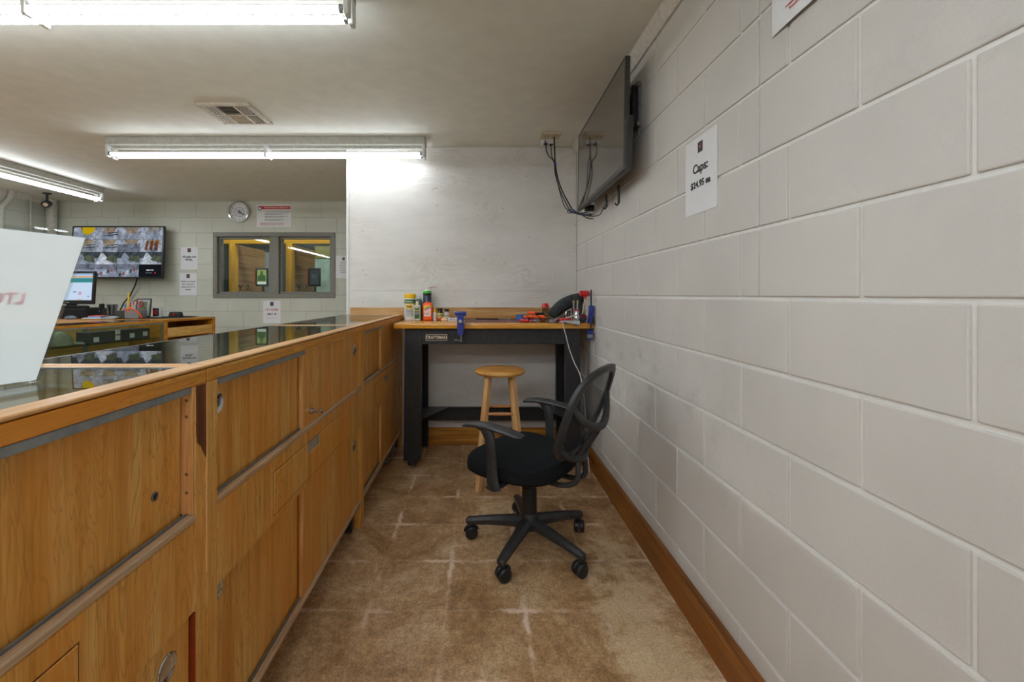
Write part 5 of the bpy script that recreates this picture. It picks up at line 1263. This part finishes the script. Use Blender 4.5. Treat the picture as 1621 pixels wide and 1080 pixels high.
for k_ in range(8):
    a_ = k_/7*PI/2*0.97; rings.append([(0.082*math.cos(a_)*math.cos(q), 0.092*math.cos(a_)*math.sin(q), 0.008+0.108*math.sin(a_)) for q in [2*PI*j/24 for j in range(24)]])
olive = plain('olive_cloth', (134, 138, 116), 0.85)
m_ = MB().mat(olive).loft(rings); obj('crown', m_, None, cp_)
obj('back_panel', MB().lathe([(0.0935, 0.009), (0.088, 0.045), (0.07, 0.08), (0.05, 0.098)], (-0.012, 0, 0), 20), plain('dark_cloth', (52, 52, 46), 0.9), cp_) if 0 else None
obj('visor', MB().loft([[(0.06+0.10*t_, w_*s_, 0.012+0.006*math.cos(s_*1.5)-0.010*t_+dz) for s_, dz in ((-1, 0), (-.5, .006), (0, .009), (.5, .006), (1, 0), (1, -.003), (.5, .003), (0, .006), (-.5, .003), (-1, -.003))] for t_, w_ in ((0, .075), (.4, .078), (.8, .06), (1.0, .035))]), olive, cp_)

# mat and things on the back counter
MZ = BH+0.0004
tag(obj('counter_mat', MB().prism([(-4.22, 4.12), (-3.16, 4.2), (-3.03, 4.44), (-3.12, 4.66), (-3.30, 4.72), (-3.55, 4.50), (-4.12, 4.76)], 'z', MZ, MZ+0.003), M['blackmatte']), 'thin black mat covering the top of the back counter', 'mat')
OZ = MZ+0.0034
def bp(x, y): Y = (EYE-OZ)*F/(y-467); p_ = px(x, y, Y); p_.z = OZ; return p_
def sc(p): return p.y/F
# mug
p = bp(250, 502); r_ = 7*sc(p)*0.92
mg = thing('mug', 'white mug with a black and red square print on the back counter', 'mug', tuple(p), 0)
m_ = MB().mat(M['white']).lathe([(r_*.95, 0), (r_, .003), (r_, .105), (r_*.94, .105), (r_*.92, .006), (0, .006)], (0, 0, 0), 28)
for f_, (zz0, zz1, wd, mm) in enumerate(((.010, .095, .85, M['black']), (.032, .075, .35, M['red']))): lab(m_, 0, wd, r_+0.0003+f_*0.0005, zz0, zz1, 0, mm)
obj('body', m_, None, mg)
obj('handle', MB().tube([(r_*0.98+0.030*math.sin(q), 0, 0.055+0.032*math.cos(q)) for q in [i*PI/8 for i in range(9)]], 0.005, 8), M['white'], mg)
p = bp(278.5, 501.8)
cd = thing('card_holder', 'low black business card holder at the right of the mug', 'card holder', tuple(p), 0)
obj('body', MB().loft([[(-.058*k_, -.03*k_, z), (.058*k_, -.03*k_, z), (.058*k_, .03*k_, z), (-.058*k_, .03*k_, z)] for z, k_ in ((0, 1), (.012, 1), (.050, .86), (.054, .80))]), M['black'], cd)
obj('logo', MB().prism([(-.012, .016), (.012, .016), (.006, .040), (-.004, .044)], 'y', -.034, -.031), M['red'], cd)
# leaning photo frame
p = bp(227, 503)
fr_ = thing('picture_frame', 'dark desk frame with a pale mount leaning on the back counter', 'picture frame', tuple(p), 0.35)
T = Matrix.Rotation(math.radians(-14), 4, 'X') 
obj('frame', MB().box(-.075, .055, 0, .02, 0.004, .205, .004, M4=T).box(0, .02, .02, .09, .003, .10), plain('frame_dark', (66, 66, 64), 0.4), fr_)
m_ = MB().mat(plain('mount_grey', (160, 164, 158), 0.6)).box(-.063, .043, -.0015, -.0003, .018, .190, M4=T); m_.mat(plain('photo_green', (98, 108, 72), 0.5)).box(-.035, .020, -.003, -.0018, .05, .165, M4=T)
m_.mat(M['black']).box(-.030, .014, -.0042, -.0032, .062, .078, M4=T); obj('photo', m_, None, fr_)
# desk organiser with pens, scissors and an orange cord
p = bp(202, 504.5); s_ = sc(p)
og = thing('desk_organizer', 'grey desk organizer box holding pens and scissors on the back counter', 'organizer', tuple(p), 0)
obj('box', B(-.035, .110, 0, .11, 0, .085, .006, 2), M['grey'], og); obj('front_pocket', B(-.115, -.036, -.005, .09, 0, .080, .004), plain('pocket_dark', (60, 56, 54), 0.5), og)
obj('badge', MB().box(-.005, .018, -.0012, -.0002, .062, .078), M['orange'], og)
tag(obj('ruler', MB().box(-.008, .008, -.001, .001, 0, .255), M['yellow'], None, loc=p+Vector((-.085, .102, .004)), rot=(0, .04, 0)), 'yellow ruler standing behind the desk organizer', 'ruler')
tag(obj('pen', MB().cyl((0, 0, 0), (-.004, 0, .055), .007, n=10), plain('pen_blue', (60, 150, 214), 0.4), None, loc=p+Vector((-.05, .03, .0855))), 'light blue pen standing in the desk organizer', 'pen')
tag(obj('pen', MB().cyl((0, 0, 0), (.012, 0, .07), .006, n=10), plain('pen_pink', (206, 60, 110), 0.4), None, loc=p+Vector((-.022, .05, .0855))), 'pink pen standing in the desk organizer', 'pen')
tag(obj('pen', MB().cyl((0, 0, 0), (.006, 0, .08), .006, n=10), M['white'], None, loc=p+Vector((.02, .06, .0855))), 'white pen standing in the desk organizer', 'pen')
sx_ = thing('scissors', 'scissors with dark red handles standing in the desk organizer', 'scissors', tuple(p+Vector((.06, .06, .0855))), 0)
for q in (-1, 1): obj('handle', MB().tube([(q*.028+.018*math.cos(a_), 0, .062+.028*math.sin(a_)+q*-.006) for a_ in [2*PI*i/14 for i in range(14)]], .006, 8, closed=True), plain('handle_red', (150, 30, 44), 0.4), sx_)
obj('blade', MB().prism([(-.010, 0), (.010, 0), (.014, .036), (-.014, .036)], 'y', -.002, .002), M['metal'], sx_)
tag(obj('orange_cord', MB().tube(smoothpts([p+Vector(q) for q in ((-.03, -.012, .092), (.02, -.012, .100), (.055, -.012, .102), (.09, -.012, .078), (.13, -.010, .045), (.14, .0, .008))]), .007, 8), M['orange']), 'bright orange cord draped over the grey desk organizer', 'cord')
# steel tumbler
p = bp(177.5, 500.5); 
tag(obj('tumbler', MB().lathe([(.036, 0), (.040, .004), (.050, .125), (.0505, .130), (.047, .130), (.037, .008), (0, .008)], (0, 0, 0), 30), M['metal'], None, loc=p), 'brushed steel tumbler left of the desk organizer', 'tumbler')
p = bp(172, 505.2)
ca = thing('calculator', 'grey calculator with a pale display in front of the tumbler', 'calculator', tuple(p), 0.15)
obj('case', MB().box(-.06, .06, -.02, .10, 0, .012, .004, M4=Matrix.Rotation(.12, 4, 'X')), plain('calc_grey', (150, 156, 158), 0.4), ca)
obj('display', MB().box(-.045, .045, .05, .09, .0125, .0135, M4=Matrix.Rotation(.12, 4, 'X')), plain('calc_display', (196, 208, 184), 0.3), ca)
p = bp(146, 504.8)
tag(obj('notebook', MB().mat(M['paper']).box(-.075, .075, -.02, .12, 0.0, .010, .001), None, None, loc=p, rot=(0, 0, .25)), 'stack of white papers left of the calculator', 'papers')
tag(obj('notebook', MB().mat(plain('book_blue', (84, 150, 210), 0.5)).box(-.06, .06, -.02, .09, 0, .012, .001).mat(M['orange']).box(-.059, .059, -.019, .089, .0121, .018, .001), None, None, loc=p+Vector((.01, .03, .0105)), rot=(0, 0, .1)), 'blue and orange notebook lying on the white papers', 'notebook')
p = bp(156, 500.0)
tm = thing('card_terminal', 'dark card terminal with a small pale label beside the cash drawer', 'card terminal', tuple(p), 0.2)
obj('body', MB().loft([[(-.045, -.02, z), (.05, -.02, z), (.05, .07, z*1.0), (-.045, .07, z)] for z in (0, .06, .085)]).lathe([(.025, .0), (.025, .045), (.015, .05), (0, .05)], (.02, .02, .0855), 16), M['black'], tm)
obj('label', B(-.028, .025, -.0215, -.0203, .045, .060), plain('label_blue', (130, 150, 190), 0.5), tm)
p = bp(112, 505)
tag(obj('computer_mouse', MB().mat(plain('mouse_grey', (90, 104, 114), 0.35)).loft([[(.055*k_*math.cos(q), .035*k_*math.sin(q), z) for q in [2*PI*j/20 for j in range(20)]] for z, k_ in ((0, .95), (.010, 1), (.022, .85), (.030, .5), (.032, .1))]), None, None, loc=p), 'dark grey computer mouse in front of the cash drawer', 'mouse')
# cash drawer and monitor
q0 = bp(139, 503.8)
dr = thing('cash_drawer', 'black cash drawer under the monitor on the back counter', 'cash drawer', (q0.x-0.23, q0.y, OZ), 0)
obj('body', B(-.26, .20, 0, .16, 0, .105, .004), M['black'], dr); obj('drawer_front', B(-.25, .19, -.006, -.0005, .01, .085, .002), M['blackmatte'], dr)
obj('lock', MB().lathe([(.012, -.0065), (.012, -.009), (0, -.009)], (-.12, 0, .045), 16, axis='y'), M['chrome'], dr)
mo = thing('monitor', 'black monitor showing a white and teal web page on the cash drawer', 'monitor', (q0.x-0.26, q0.y+0.05, OZ+0.1054), -0.06)
Tm_ = Matrix.Translation((0, 0.02, 0.205)) @ Matrix.Rotation(PI/2-0.06, 4, 'X')
obj('bezel', MB().box(-.27, .27, -.17, .17, -.03, 0, .006, 2, M4=Tm_), M['black'], mo)
S_ = lambda n_, c_: emit('page_'+n_, c_, 0.75)
m_ = MB(); hx, hy = .252, .138
for (a0, a1, b0, b1, mm, dz) in ((-1, 1, -1, 1, S_('white', (196, 214, 236)), 0), (-1, 1, .86, 1, S_('blue', (150, 180, 214)), 1), (-1, 1, .70, .80, S_('orange', (214, 150, 90)), 1), (-1, 1, .34, .66, S_('teal', (60, 134, 138)), 1),
        (-1, 1, .30, .34, S_('pale', (150, 196, 206)), 1), (.2, .32, -.42, -.34, S_('teal', (60, 134, 138)), 1), (.42, .56, -.6, -.36, S_('pink', (196, 160, 190)), 1), (.82, .90, -.74, -.68, S_('teal', (60, 134, 138)), 1), (.38, .60, -.98, -.93, S_('orange', (214, 150, 90)), 1)):
    m_.mat(mm).box(a0*hx, a1*hx, b0*hy+.008, b1*hy+.008, .0004+dz*.0005, .0008+dz*.0005, M4=Tm_)
obj('screen', m_, None, mo, smooth=False)
obj('maker_badge', MB().box(-.012, .012, -.158, -.150, .0003, .0012, M4=Tm_), M['chrome'], mo)
obj('stand', MB().box(-.05, .05, .035, .06, 0, .12, .004).box(-.12, .12, -.02, .09, 0.0, .012, .003), M['black'], mo)
kb = thing('keyboard', 'black keyboard resting on the cash drawer under the monitor', 'keyboard', (q0.x-0.19, q0.y-0.005, OZ+0.1054), 0)
obj('body', B(-.21, .19, 0.0, .028, 0, .018, .003), M['blackmatte'], kb)
m_ = MB()
for q in range(14): m_.box(-.20+q*.027, -.178+q*.027, .003, .025, .0182, .023, .001)
obj('keys', m_, M['black'], kb)
